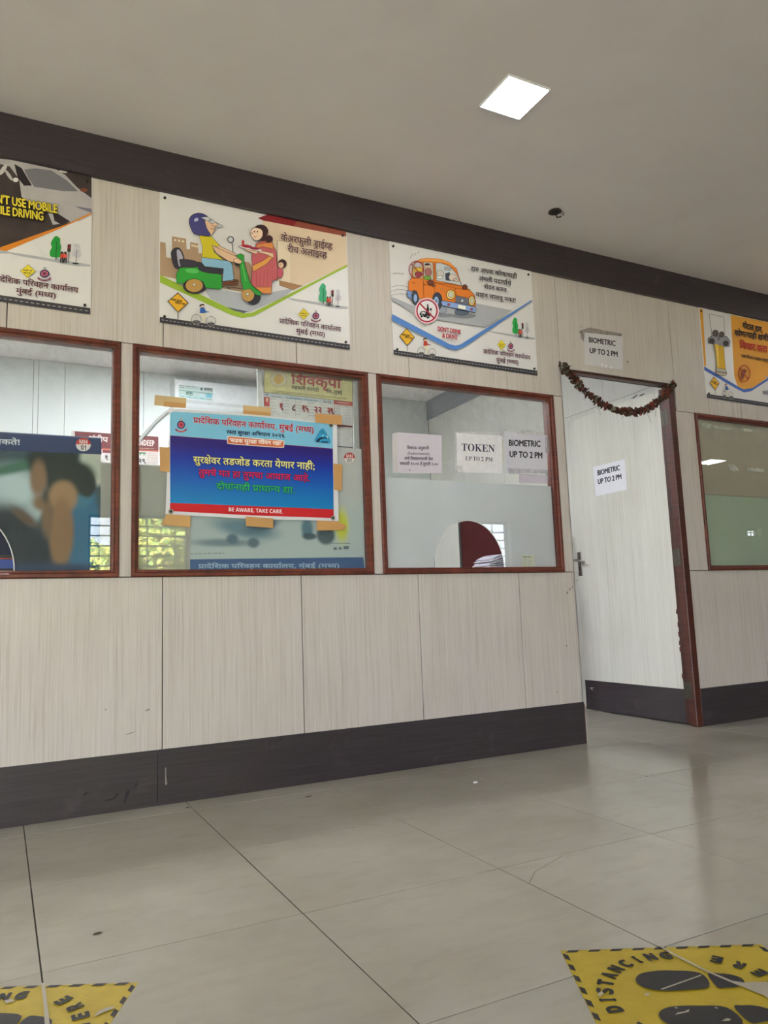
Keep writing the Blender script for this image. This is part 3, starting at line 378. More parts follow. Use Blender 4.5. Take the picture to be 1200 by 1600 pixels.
def _flat(contour):
    P = []
    for tok in contour.split(' '):
        on = tok[0] != '~'; x, y = tok.lstrip('~').split(','); P.append((float(x), float(y), on))
    Q = []
    for i, p in enumerate(P):          # implied on-curve points
        q = P[(i+1) % len(P)]; Q.append(p)
        if not p[2] and not q[2]: Q.append(((p[0]+q[0])/2, (p[1]+q[1])/2, True))
    while not Q[0][2]: Q = Q[1:]+Q[:1]
    out = []; i = 0; n = len(Q)
    while i < n:
        a = Q[i]; b = Q[(i+1) % n]
        out.append((a[0]/1000, a[1]/1000))
        if b[2]: i += 1
        else:
            c = Q[(i+2) % n]
            for t in (1/3, 2/3):
                out.append((((1-t)**2*a[0]+2*t*(1-t)*b[0]+t*t*c[0])/1000, ((1-t)**2*a[1]+2*t*(1-t)*b[1]+t*t*c[1])/1000))
            i += 2
    return out
def glyph(key):
    if key in _gc: return _gc[key]
    if key in GLYPHS:
        parts = GLYPHS[key].split('|')
        v, f = _tess_curve([_flat(c) for c in parts[1:] if c])
        r = (v, f, float(parts[0])/1000)
    elif key == ' ': r = ([], [], .27)
    else:
        def mesh_of(s):
            cu = bpy.data.curves.new('t', 'FONT'); cu.body = s; cu.resolution_u = 3
            ob = bpy.data.objects.new('t', cu); me = ob.to_mesh()
            q = ([(v.co.x, v.co.y) for v in me.vertices], [tuple(p.vertices) for p in me.polygons])
            ob.to_mesh_clear(); bpy.data.objects.remove(ob); bpy.data.curves.remove(cu); return q
        v, f = mesh_of(key); v2, _ = mesh_of(key+key)
        adv = max(p[0] for p in v2)-max(p[0] for p in v)
        r = (v, f, adv)
    _gc[key] = r; return r
def shape(s):
    """split into clusters: i-sign moves before its consonants, reph moves after"""
    keys = sorted((k for k in GLYPHS if len(k) > 1 and k != 'र्'), key=len, reverse=True)
    toks = []; i = 0
    while i < len(s):
        for k in keys:
            if s.startswith(k, i): toks.append(k); i += len(k); break
        else:
            if s.startswith('र्', i): toks.append('र्'); i += 2
            else: toks.append(s[i]); i += 1
    out = []; reph = False; k = 0; start = 0
    marks = set('ाीुूृेैोौंँ')
    half = lambda t: len(t) == 2 and t[1] == '\u094d'
    pend = False
    for t in toks:
        if t == 'र्': pend = True; continue
        if t == 'ि':
            j = len(out)-1
            while j > 0 and half(out[j-1]): j -= 1
            out.insert(j, t); continue
        if reph and not (t in marks): out.append('र्'); reph = False
        out.append(t)
        if pend and not half(t): reph = True; pend = False
    if reph: out.append('र्')
    return out
SERIF = {}
for _i in range(26):
    SERIF[chr(65+_i)] = chr(0x1D400+_i); SERIF[chr(97+_i)] = chr(0x1D41A+_i)
for _i in range(10): SERIF[chr(48+_i)] = chr(0x1D7CE+_i)
BOLD = {}
for _i in range(26):
    BOLD[chr(65+_i)] = chr(0x1D5D4+_i); BOLD[chr(97+_i)] = chr(0x1D5EE+_i)
for _i in range(10): BOLD[chr(48+_i)] = chr(0x1D7EC+_i)
def textmesh(s, style=None):
    mp = {'serif': SERIF, 'bold': BOLD}.get(style, {})
    x = 0; V = []; F = []
    for t in shape(s):
        t = mp.get(t, t)
        v, f, a = glyph(t)
        b = len(V); V += [(p[0]+x, p[1]) for p in v]; F += [tuple(b+i for i in q) for q in f]; x += a
    xs = [p[0] for p in V]
    x0, x1 = min(xs), max(xs)
    return [(p[0]-x0, p[1]) for p in V], F, x1-x0

def smooth_pts(pts, closed=True, k=4):
    n = len(pts); out = []
    for i in range(n if closed else n-1):
        g = lambda j: pts[j % n] if closed else pts[min(max(j, 0), n-1)]
        a, b, c, d = g(i-1), g(i), g(i+1), g(i+2)
        for q in range(k):
            t = q/k
            out.append(tuple(.5*((2*b[m])+(c[m]-a[m])*t+(2*a[m]-5*b[m]+4*c[m]-d[m])*t*t+(3*b[m]-a[m]-3*c[m]+d[m])*t**3) for m in (0, 1)))
    if not closed: out.append(pts[-1])
    return out
class Art:
    """flat print: shapes given in the drawing's own 2-D coordinates, place(x, y, lift) puts them on their sheet"""
    def __init__(s, place, step=.00007, base=.0006, up=(0, -1)):
        s.place = place; s.k = 0; s.step = step; s.base = base; s.p = {}; s.part = 'picture'; s.up = up
    def _add(s, pts, faces, col):
        s.k += 1; h = s.base+s.k*s.step
        mb = s.p.setdefault(s.part, MB())
        mb.add([s.place(x, y, h) for x, y in pts], faces, ink(col) if isinstance(col, (tuple, list)) else col)
    def poly(s, pts, col, out=None, w=2.2, smooth=False):
        if smooth: pts = smooth_pts(pts)
        s._add(pts, [tuple(t) for t in tessellate_polygon([[Vector((x, y, 0)) for x, y in pts]])], col)
        if out: s.line(pts, w, out, True)
    def line(s, pts, w, col, closed=False, smooth=False):
        if smooth: pts = smooth_pts(pts, closed)
        n = len(pts); V = []; F = []
        for i, p in enumerate(pts):
            a = pts[i-1] if (closed or i) else p; b = pts[(i+1) % n] if (closed or i < n-1) else p
            dx, dy = b[0]-a[0], b[1]-a[1]; L = math.hypot(dx, dy) or 1
            V += [(p[0]-dy/L*w/2, p[1]+dx/L*w/2), (p[0]+dy/L*w/2, p[1]-dx/L*w/2)]
        for i in range(n if closed else n-1):
            j = (i+1) % n; F.append((2*i, 2*i+1, 2*j+1, 2*j))
        s._add(V, F, col)
    def ell(s, cx, cy, rx, ry, col, rot=0, out=None, w=2.2, n=20):
        c, q = math.cos(rot), math.sin(rot)
        pts = [(cx+rx*math.cos(t)*c-ry*math.sin(t)*q, cy+rx*math.cos(t)*q+ry*math.sin(t)*c) for t in [2*math.pi*i/n for i in range(n)]]
        if col: s._add(pts, [tuple(range(n))], col)
        if out: s.line(pts, w, out, True)
    def text(s, st, p0, p1, h, col, bold=0, style=None, halo=None, hw=0, cap=None):
        V, F, W = textmesh(st, style)
        deva = any('\u0900' <= c < '\u0980' for c in st)
        sc = h/(cap or (.622 if deva else .70)); dx = (p1[0]-p0[0])/W; dy = (p1[1]-p0[1])/W
        ux, uy = s.up
        def put(ox, oy, c):
            s._add([(p0[0]+x*dx+ux*y*sc+ox, p0[1]+x*dy+uy*y*sc+oy) for x, y in V], F, c)
        s.nt = getattr(s, 'nt', 0)+1; old = s.part; s.part = 'lettering#%d_%d' % (id(s), s.nt)
        if halo:
            for i in range(8):
                put(hw*math.cos(i*math.pi/4), hw*math.sin(i*math.pi/4), halo); s.k -= 1
            s.k += 1
        if bold:
            for ox, oy in ((-bold, 0), (bold, 0), (0, bold), (0, -bold)): put(ox, oy, col); s.k -= 1
            s.k += 1
        put(0, 0, col); s.part = old
    def squiggle(s, p0, p1, h, col, n=0, seed=1):
        """a line of print too small to read"""
        r = random.Random(seed); L = math.hypot(p1[0]-p0[0], p1[1]-p0[1]); x = 0; old = s.part; s.part = 'small_print'; V = []; F = []
        while x < L:
            w = r.uniform(.6, 2.2)*h; w = min(w, L-x); t0, t1 = x/L, (x+w)/L
            a = [(p0[0]+(p1[0]-p0[0])*t, p0[1]+(p1[1]-p0[1])*t) for t in (t0, t1)]; b = len(V)
            V += [a[0], a[1], (a[1][0], a[1][1]-h*r.uniform(.5, 1)), (a[0][0], a[0][1]-h*r.uniform(.5, 1))]; F.append((b, b+1, b+2, b+3))
            x += w+h*.5
        s._add(V, F, col); s.part = old
    def build(s, parent):
        for nm, mb in s.p.items():
            o = mb.build(nm.split('#')[0], parent, fix=False)
            if nm in ('small_print', 'worn_patch', 'scuff_and_shade_mark'): o['kind'] = 'stuff'
def wall_place(ox, oy, sc, y=0.0, dx=0.0):
    def f(x, yy, lift):
        p = at(ox+x*sc, oy+yy*sc, 'y', y-lift); return (p.x+dx, p.y, p.z)
    return f
def sheet(parent, name, pts, place, mat, t0=-.0006, t1=.0005):
    mb = MB(); mb.prism(pts, lambda x, y: place(x, y, t1), lambda x, y: place(x, y, t0), mat); return mb.build(name, parent)
# ------------------------------------------------------------------ room shell
ZB = 2.644; ZB0 = .219; ZT, ZS = 1.9215, .9215; DOOR0, DOOR1, DOORT = 2.8355, 3.735, 2.078
WX = [(-.685, .431), (.4795, 1.596), (1.646, 2.7615), (3.900, 5.0165)]
GY = .018
core = MB(); CY0, CY1 = .010, .085
edges = [-3.2]
for a, b in WX[:3]: core.box(edges[-1], a+.004, CY0, CY1, ZS+.004, ZT-.004, LAMI_IN); edges.append(b-.004)
core.box(edges[-1], DOOR0-.004, CY0, CY1, ZS+.004, ZT-.004, LAMI_IN)
core.box(-3.2, DOOR0-.004, CY0, CY1, 0, ZS+.004, LAMI_IN)
core.box(-3.2, DOOR0-.004, CY0, CY1, ZT-.004, ZC, LAMI_IN)
core.box(DOOR0-.004, DOOR1+.004, CY0, CY1, DOORT+.012, ZC, LAMI_IN)
core.box(DOOR1+.004, WX[3][0]+.004, CY0, CY1, 0, ZC, LAMI_IN)
core.box(WX[3][0]+.004, WX[3][1]-.004, CY0, CY1, 0, ZS+.004, LAMI_IN); core.box(WX[3][0]+.004, WX[3][1]-.004, CY0, CY1, ZT-.004, ZC, LAMI_IN)
core.box(WX[3][1]-.004, 16.0, CY0, CY1, 0, ZC, LAMI_IN)
core.mats = [JOINT]; core.mi = [0]*len(core.f)
wall = struct('wall_front', mb=core)
G = .0019
def panel(x0, x1, z0, z1, parent=wall, mat=LAMI):
    b = MB(); b.bevbox(x0+G, x1-G, 0, .0095, z0+G, z1-G, mat, .0008); return b.build('panel', parent)
low = [-3.2, -3.0675, -2.455, -1.8425, -1.23, -.6175, -.005, .608, 1.2265, 1.839, 2.4515, DOOR0]
for a, b in zip(low[:-1], low[1:]):
    panel(a, b, ZB0-.03, ZS); panel(a, b, ZT, ZB+.03)
mid = [-3.2, -2.455, -1.8425, -1.23, WX[0][0]]
for a, b in zip(mid[:-1], mid[1:]): panel(a, b, ZS, ZT)
for a, b in ((.431, .4795), (1.596, 1.646), (2.7615, DOOR0)): panel(a-.003, b+.003 if b < DOOR0 else b, ZS, ZT)
panel(DOOR0, 3.7495, DOORT+.014, ZB+.03)
rt = [3.7495, 4.355, 4.967, 5.58, 6.19]
x = 6.19
while x < 15.9: x = min(x+.6125, 16.0); rt.append(x)
for a, b in zip(rt[:-1], rt[1:]): panel(a, b, ZT, ZB+.03)
rl = [DOOR1]+rt[1:]
for a, b in zip(rl[:-1], rl[1:]): panel(a, b, ZB0-.03, ZS)
panel(DOOR1, WX[3][0]+.003, ZS, ZT); panel(WX[3][1]-.003, 5.58, ZS, ZT)
for a, b in zip(rt[3:-1], rt[4:]): panel(a, b, ZS, ZT)
one('panel', wall, lambda b: b.box(DOOR0-.0062, DOOR0, 0.0, CY1, 0, DOORT+.012, LAMI))
# dark laminate skirting boards and top band
def skirt(name, x0, x1, seams):
    s = MB()
    ed = [x0]+seams+[x1]
    for a, b in zip(ed[:-1], ed[1:]): s.bevbox(a+.0004, b-.0004, -.004, .0093, 0.0005, ZB0, DARK, .0006)
    return struct(name, mb=s)
skirt('baseboard_left', -3.2, DOOR0, [-1.83, .59])
skirt('baseboard_right', DOOR1, 16.0, [6.19, 8.6, 11.0, 13.4])
b = MB(); b.bevbox(-3.2, 16.0, -.022, .0093, ZB, ZC-.0005, DARK, .001); struct('trim_1', mb=b)

# ceiling with the square cut-outs for its lights
LX, LY, LS = 1.843, -.967, .098
b = MB(); b.box(-6, 16, HALL, 3.3, ZC, ZC+.06, CEIL); ceiling = struct('ceiling', mb=b)

# floor: a mortar bed, every tile its own piece
TS, TX0, TY0 = .6002, .102, -.748
b = MB(); b.box(-6, 16, HALL, 3.3, -.08, -.0022, GROUT); floor = struct('floor', mb=b)
tm = None; far = MB(); far_n = 0
def tile_mesh(cx, cy, sx, sy):
    bm = MB(); bm.bevbox(cx-sx/2, cx+sx/2, cy-sy/2, cy+sy/2, -.0020, 0, TILE, .0004); return bm
for i in range(-11, 28):
    for j in range(-8, 12):
        x0 = TX0+i*TS; y1 = TY0-(j-1)*TS; y0 = y1-TS
        if x0 < -6.05 or x0+TS > 16.2 or y0 < HALL-.3 or y1 > 3.5: continue
        cx, cyy = x0+TS/2, y0+TS/2
        near = -1.2 < cx < 7.0 and -3.3 < cyy < 1.6
        if near:
            if tm is None:
                o = tile_mesh(0, 0, TS-.0034, TS-.0034).build('tile', floor); tm = o.data; o.location = (cx, cyy, 0)
            else:
                o = bpy.data.objects.new('tile', tm); COL.objects.link(o); o.parent = floor; o.location = (cx, cyy, random.uniform(-.0003, .0003))
        else:
            far.box(max(-6, cx-TS/2+.001), min(16, cx+TS/2-.001), max(HALL, cyy-TS/2+.001), min(3.3, cyy+TS/2-.001), -.0020, 0, TILE)
ft = far.build('tiles_far', floor, fix=False); ft['kind'] = 'stuff'

# hall walls behind and beside the camera
PAINT = plain('warm_wall_paint', (222, 214, 202), .8, var=.05, scale=2)
b = MB(); ed = [-6]
for (a, c, z0, z1) in HALL_WINDOWS:
    b.box(ed[-1], a, HALL-.2, HALL, 0, ZC, PAINT); b.box(a, c, HALL-.2, HALL, 0, z0, PAINT); b.box(a, c, HALL-.2, HALL, z1, ZC, PAINT); ed.append(c)
b.box(ed[-1], 16, HALL-.2, HALL, 0, ZC, PAINT); struct('wall_back', mb=b)
b = MB(); b.box(-6.2, -6, HALL-.2, 3.37, 0, ZC, PAINT); struct('wall_left', mb=b)
b = MB(); b.box(16, 16.2, HALL-.2, 3.37, 0, ZC, PAINT); struct('wall_right', mb=b)
GREENBAR = plain('dark_window_metal', (34, 44, 36), .5)
for n, (x0, x1, z0, z1) in enumerate(HALL_WINDOWS):
    w_ = struct('window_%d' % (n+5), ((x0+x1)/2, HALL-.12, z0))
    def frame(b):
        t = .035
        b.box(x0, x0+t, HALL-.15, HALL-.09, z0, z1, GREENBAR); b.box(x1-t, x1, HALL-.15, HALL-.09, z0, z1, GREENBAR)
        b.box(x0+t, x1-t, HALL-.15, HALL-.09, z0, z0+t, GREENBAR); b.box(x0+t, x1-t, HALL-.15, HALL-.09, z1-t, z1, GREENBAR)
    one('window_frame', w_, frame)
    if n:
        for k in (1, 2, 3):
            xx = x0+(x1-x0)*k/3.55+.03
            if xx < x1-.1: one('upright', w_, lambda b: b.box(xx-.008, xx+.008, HALL-.145, HALL-.13, z0+.035, z1-.035, GREENBAR))
        zz = z0+.1
        while zz < z1-.05:
            one('louvre_rail', w_, lambda b: b.box(x0+.035, x1-.035, HALL-.128, HALL-.112, zz-.009, zz+.009, GREENBAR)); zz += .133
        one('pane', w_, lambda b: b.box(x0+.035, x1-.035, HALL-.108, HALL-.104, z0+.035, z1-.035, GLASS))

# office behind the glazed wall
b = MB(); b.box(-6, 16, 3.19, 3.37, 0, ZC, LAMI_IN); b.mats = [JOINT]; b.mi = [0]*len(b.f); ib = struct('wall_office_back', mb=b)
xs = [-3.0, -2.39, -1.78, -1.17, -.56, .193, .23, .425, 1.04, 1.65, 2.26, 2.87, 3.83]
for a, c in zip(xs[:-1], xs[1:]): one('panel', ib, lambda b: b.bevbox(a+.0015, c-.0015, 3.17, 3.1895, 0, ZC, BOARD_IN, .001))
one('panel', ib, lambda b: b.bevbox(3.9, 8, 3.17, 3.1895, 0, ZC, LAMI_IN, .001))
b = MB(); b.box(3.842, 3.89, .087, 3.17, 0, ZC, JOINT); ip = struct('wall_office_side', mb=b)
for k in range(5):
    y0 = .087+k*.617; y1 = min(3.168, y0+.617)
    for z0, z1 in ((0, .92), (.92, 2.16), (2.16, ZC-.001)):
        one('panel', ip, lambda b: b.bevbox(3.83, 3.842, y0+.0012, y1-.0012, z0+.0012, z1-.0012, LAMI_IN, .0008))
BLUEGREY = m_dark('blue_grey_laminate', (98, 104, 120), (128, 132, 146))
b = MB(); b.bevbox(3.812, 3.829, .087, 3.168, ZB, ZC-.001, BLUEGREY, .001); struct('trim_2', mb=b)
b = MB(); b.box(-3.2, -3.1, .087, 3.17, 0, ZC, LAMI_IN); struct('wall_office_left', mb=b)
b = MB(); b.box(8.0, 8.1, .087, 3.17, 0, ZC, PAINT); struct('wall_office_right', mb=b)

# ------------------------------------------------------------------ glazed counter windows
def arch_poly(x0, x1, z0, z1, cx=None, rx=.213, rz=.245):
    p = [(x0, z0)]
    if cx is not None:
        p += [(cx-rx*math.cos(t), z0+rz*math.sin(t)) for t in [math.pi*i/28 for i in range(29)] if x0 < cx-rx*math.cos(t)]
    p += [(x1, z0), (x1, z1), (x0, z1)]; return p
for n, (x0, x1) in enumerate(WX):
    w_ = struct('window_%d' % (n+1), ((x0+x1)/2, 0, ZS))
    f1, f2 = .019, .030
    def member(pa, pb, pc, pd):   # outer a-b, inner d-c, mitred; stepped moulding
        def fn(b):
            def lerp(p, q, t): return (p[0]+(q[0]-p[0])*t, p[1]+(q[1]-p[1])*t)
            k = f1/f2
            rows = [(0, .02), (0, -.010), (.12, -.013), (.5, -.013), (.62, -.009), (k, -.008), (k+.05, -.003), (.95, -.002), (1, .001), (1, .05)]
            vs = []
            for t, y in rows:
                p, q = lerp(pa, pd, t), lerp(pb, pc, t); vs += [(p[0], y, p[1]), (q[0], y, q[1])]
            fs = [(2*i, 2*i+1, 2*i+3, 2*i+2) for i in range(len(rows)-1)]
            fs += [tuple(range(0, 2*len(rows), 2)), tuple(range(1, 2*len(rows), 2))[::-1], (0, 1, 2*len(rows)-1, 2*len(rows)-2)]
            b.add(vs, fs, WOOD)
        return fn
    i0, i1, j0, j1 = x0+f2, x1-f2, ZS+f2, ZT-f2
    one('top_rail', w_, member((x0, ZT), (x1, ZT), (i1, j1), (i0, j1)))
    one('bottom_rail', w_, member((x1, ZS), (x0, ZS), (i0, j0), (i1, j0)))
    one('side_rail', w_, member((x0, ZS), (x0, ZT), (i0, j1), (i0, j0)))
    one('side_rail', w_, member((x1, ZT), (x1, ZS), (i1, j0), (i1, j1)))
    cx = x0+.519 if n in (0, 2) else None
    po = arch_poly(i0, i1, j0, j1, cx)
    one('pane', w_, lambda b: b.prism(po, lambda x, z: (x, GY, z), lambda x, z: (x, GY+.005, z), GLASS))
    # frosted film stuck on the inner face of the lower pane
    pf = arch_poly(i0, i1, j0, 1.402, cx, .216, .248)
    one('frosted_film', w_, lambda b: b.prism(pf, lambda x, z: (x, GY+.0095, z), lambda x, z: (x, GY+.0101, z), (FILM_DIM, FILM_DIM, FILM, FILM_GREEN)[n]))
    if cx is not None:
        one('cut_edge', w_, lambda b: b.tube([(cx-.213*math.cos(t), GY+.0025, j0+.245*math.sin(t)) for t in [math.pi*i/28 for i in range(29)]], .0022, WHITE, 5))
    if n == 3:
        OLDFILM = m_film('old_brown_film', (216, 208, 188), .08, .25)
        one('tinted_film', w_, lambda b: b.box(i0, i1, GY+.0095, GY+.0100, 1.404, j1, OLDFILM))

# ------------------------------------------------------------------ door, opened back into the office
DWOOD2 = m_wood('door_post_wood', .6)
door = struct('door_1', (3.7175, .05, 0))
DX0, DX1, DY0, DY1, DZ0, DZ1 = 3.700, 3.735, .062, .958, .012, 2.074
one('leaf', door, lambda b: b.bevbox(DX0, DX1, DY0, DY1, DZ0, DZ1, LAMI_DOOR, .001))
one('kick_plate', door, lambda b: b.bevbox(DX0-.0012, DX0-.0001, DY0, DY1-.002, DZ0, .212, DARK, .0003))
def lip(b):
    b.bevbox(DX0-.001, DX1+.0005, DY0-.009, DY0-.0002, DZ0, DZ1, DWOOD, .0008)
    b.bevbox(DX0-.0025, DX0-.0013, DY0-.009, DY0+.024, DZ0, DZ1, DWOOD, .0004)
    r = random.Random(3)
    for z in (.27, .43, .47, .52, .58, .66): # splinters where the laminate has chipped away
        b.prism([(DY0+.02, z), (DY0+.024+.010*r.uniform(.6, 1.2), z+.006), (DY0+.024+.008*r.uniform(.6, 1.2), z+.03), (DY0+.02, z+.04)], lambda y, zz: (DX0-.0014, y, zz), lambda y, zz: (DX0-.0002, y, zz), WOOD)
one('edge_strip', door, lip)
def handle(b):
    y0, y1, z0, z1 = .905, .942, .942, 1.112
    b.bevbox(DX0-.005, DX0-.0002, y0, y1, z0, z1, STEEL, .0015)
h_ = one('handle_plate', door, handle)
one('lever', h_, lambda b: (b.tube([(DX0-.004, .924, 1.052), (DX0-.045, .924, 1.052)], .009, STEEL, 10), b.tube([(DX0-.045, .93, 1.054), (DX0-.05, .90, 1.051), (DX0-.052, .86, 1.043), (DX0-.05, .825, 1.034)], [.009, .010, .009, .008], STEEL, 10)))
one('keyhole', h_, lambda b: b.bevbox(DX0-.0058, DX0-.0045, .919, .929, .985, 1.005, BLACK, .0002))
for z in (1.885, 1.006, .208):
    def hinge(b):
        b.bevbox(DX0-.0042, DX0-.0027, DY0-.004, DY0+.022, z-.05, z+.05, OLDMETAL, .0004)
        b.bevbox(3.6812, 3.6828, .010, .042, z-.05, z+.05, OLDMETAL, .0004)
        for k in range(5): b.tube([(3.690, .050, z-.05+k*.0202), (3.690, .050, z-.032+k*.0202)], .0042, OLDMETAL, 8)
    one('hinge', door, hinge)
def scr(b):
    for (y, z, a) in ((.90, .158, .3), (.885, .162, -.5), (.89, .150, 1.2)): b.box(DX0-.0016, DX0-.0013, y-.012, y+.012, z-.0015, z+.0015, WHITE)
one('scratch', door, scr)
fr = struct('trim_3', (3.71, .02, 0))
one('post', fr, lambda b: (b.bevbox(3.683, 3.7348, -.006, .0455, 0, DOORT+.012, DWOOD2, .003), b.box(3.702, 3.7346, .0455, .0528, 0, DOORT, JOINT)))  # dark strip fills the hinge gap, standing in for its shade
one('head_strip', fr, lambda b: b.bevbox(DOOR0+.001, 3.683, .004, .045, DOORT, DOORT+.0115, DWOOD, .001))
one('foot_strip', fr, lambda b: b.bevbox(DOOR0+.0002, DOOR0+.004, -.004, .02, 0, .21, WOOD, .0005))
# ------------------------------------------------------------------ lamps and fittings of the ceiling
def ceiling_lamp(name, cx, cy, s, strength, label, group=None, y_label=None):
    t = thing(name, (cx, cy, ZC), label, 'lamp', group)
    def fr(b):
        o = s+.007
        for a in ((-o, o, -o, -s), (-o, o, s, o), (-o, -s, -s, s), (s, o, -s, s)): b.bevbox(cx+a[0], cx+a[1], cy+a[2], cy+a[3], ZC-.010, ZC-.0002, WHITE, .002)
    one('rim', t, fr)
    one('diffuser', t, lambda b: b.bevbox(cx-s+.0005, cx+s-.0005, cy-s+.0005, cy+s-.0005, ZC-.011, ZC-.001, m_emit('lit_diffuser', (.95, .965, 1.0), strength), .002))
    return t
ceiling_lamp('ceiling_light', LX, LY, LS, LAMP, 'square white LED panel shining in the ceiling')
for k, (x, y, s) in enumerate(((9.68, -4.55, .16), (-2.6, -1.0, .1), (5.6, -1.0, .1), (-2.6, -5.6, .1), (1.84, -5.9, .1), (6.2, -5.6, .1), (9.4, -1.0, .1), (13, -4.5, .1))):  # all but the first are unseen panels added to light the hall
    ceiling_lamp('ceiling_light', x, y, s, LAMP, 'square LED ceiling panel added out of view to help light the hall', 'added hall lights beyond the frame') if k else ceiling_lamp('ceiling_light', x, y, s, LAMP, 'LED ceiling panel mirrored as a bright sliver in the rightmost window')
for x, y, s in ((.25, .95, .15), (1.15, 1.9, .15), (-1.8, 2.0, .15)):
    ceiling_lamp('office_light', x, y, s, INNER_LAMP, 'square LED ceiling panel of the office behind the glass', 'office lights behind the counter glass')
p = at(867, 330, 'z', ZC)
t = thing('downlight_hole', (p.x, p.y, ZC), 'empty round downlight hole with a loose wire clip in the ceiling', 'fitting')
def ring(b):
    vs = []; fs = []; N = 20
    for k in range(N):
        a = 2*math.pi*k/N; c, s_ = math.cos(a), math.sin(a)
        for r, z in ((.034, ZC-.0005), (.036, ZC-.005), (.028, ZC-.006), (.022, ZC-.001)): vs.append((p.x+r*c, p.y+r*s_, z))
    for k in range(N):
        for j in range(3): fs.append((4*k+j, 4*((k+1) % N)+j, 4*((k+1) % N)+j+1, 4*k+j+1))
    b.add(vs, fs, OLDMETAL)
one('ring', t, ring)
one('dark_hollow_disc', t, lambda b: b.tube([(p.x, p.y, ZC-.0035), (p.x, p.y, ZC-.0002)], .0225, BLACK, 18))  # black disc stands in for the shade inside the uncut hole
one('wire_clip', t, lambda b: (b.tube([(p.x+.03, p.y, ZC-.004), (p.x+.05, p.y-.01, ZC-.018), (p.x+.03, p.y-.035, ZC-.022), (p.x-.02, p.y-.05, ZC-.012)], .0018, BLACK, 6), b.tube([(p.x+.012, p.y+.01, ZC-.003), (p.x+.03, p.y+.02, ZC-.02), (p.x+.05, p.y+.01, ZC-.014)], .004, BLACK, 6)))

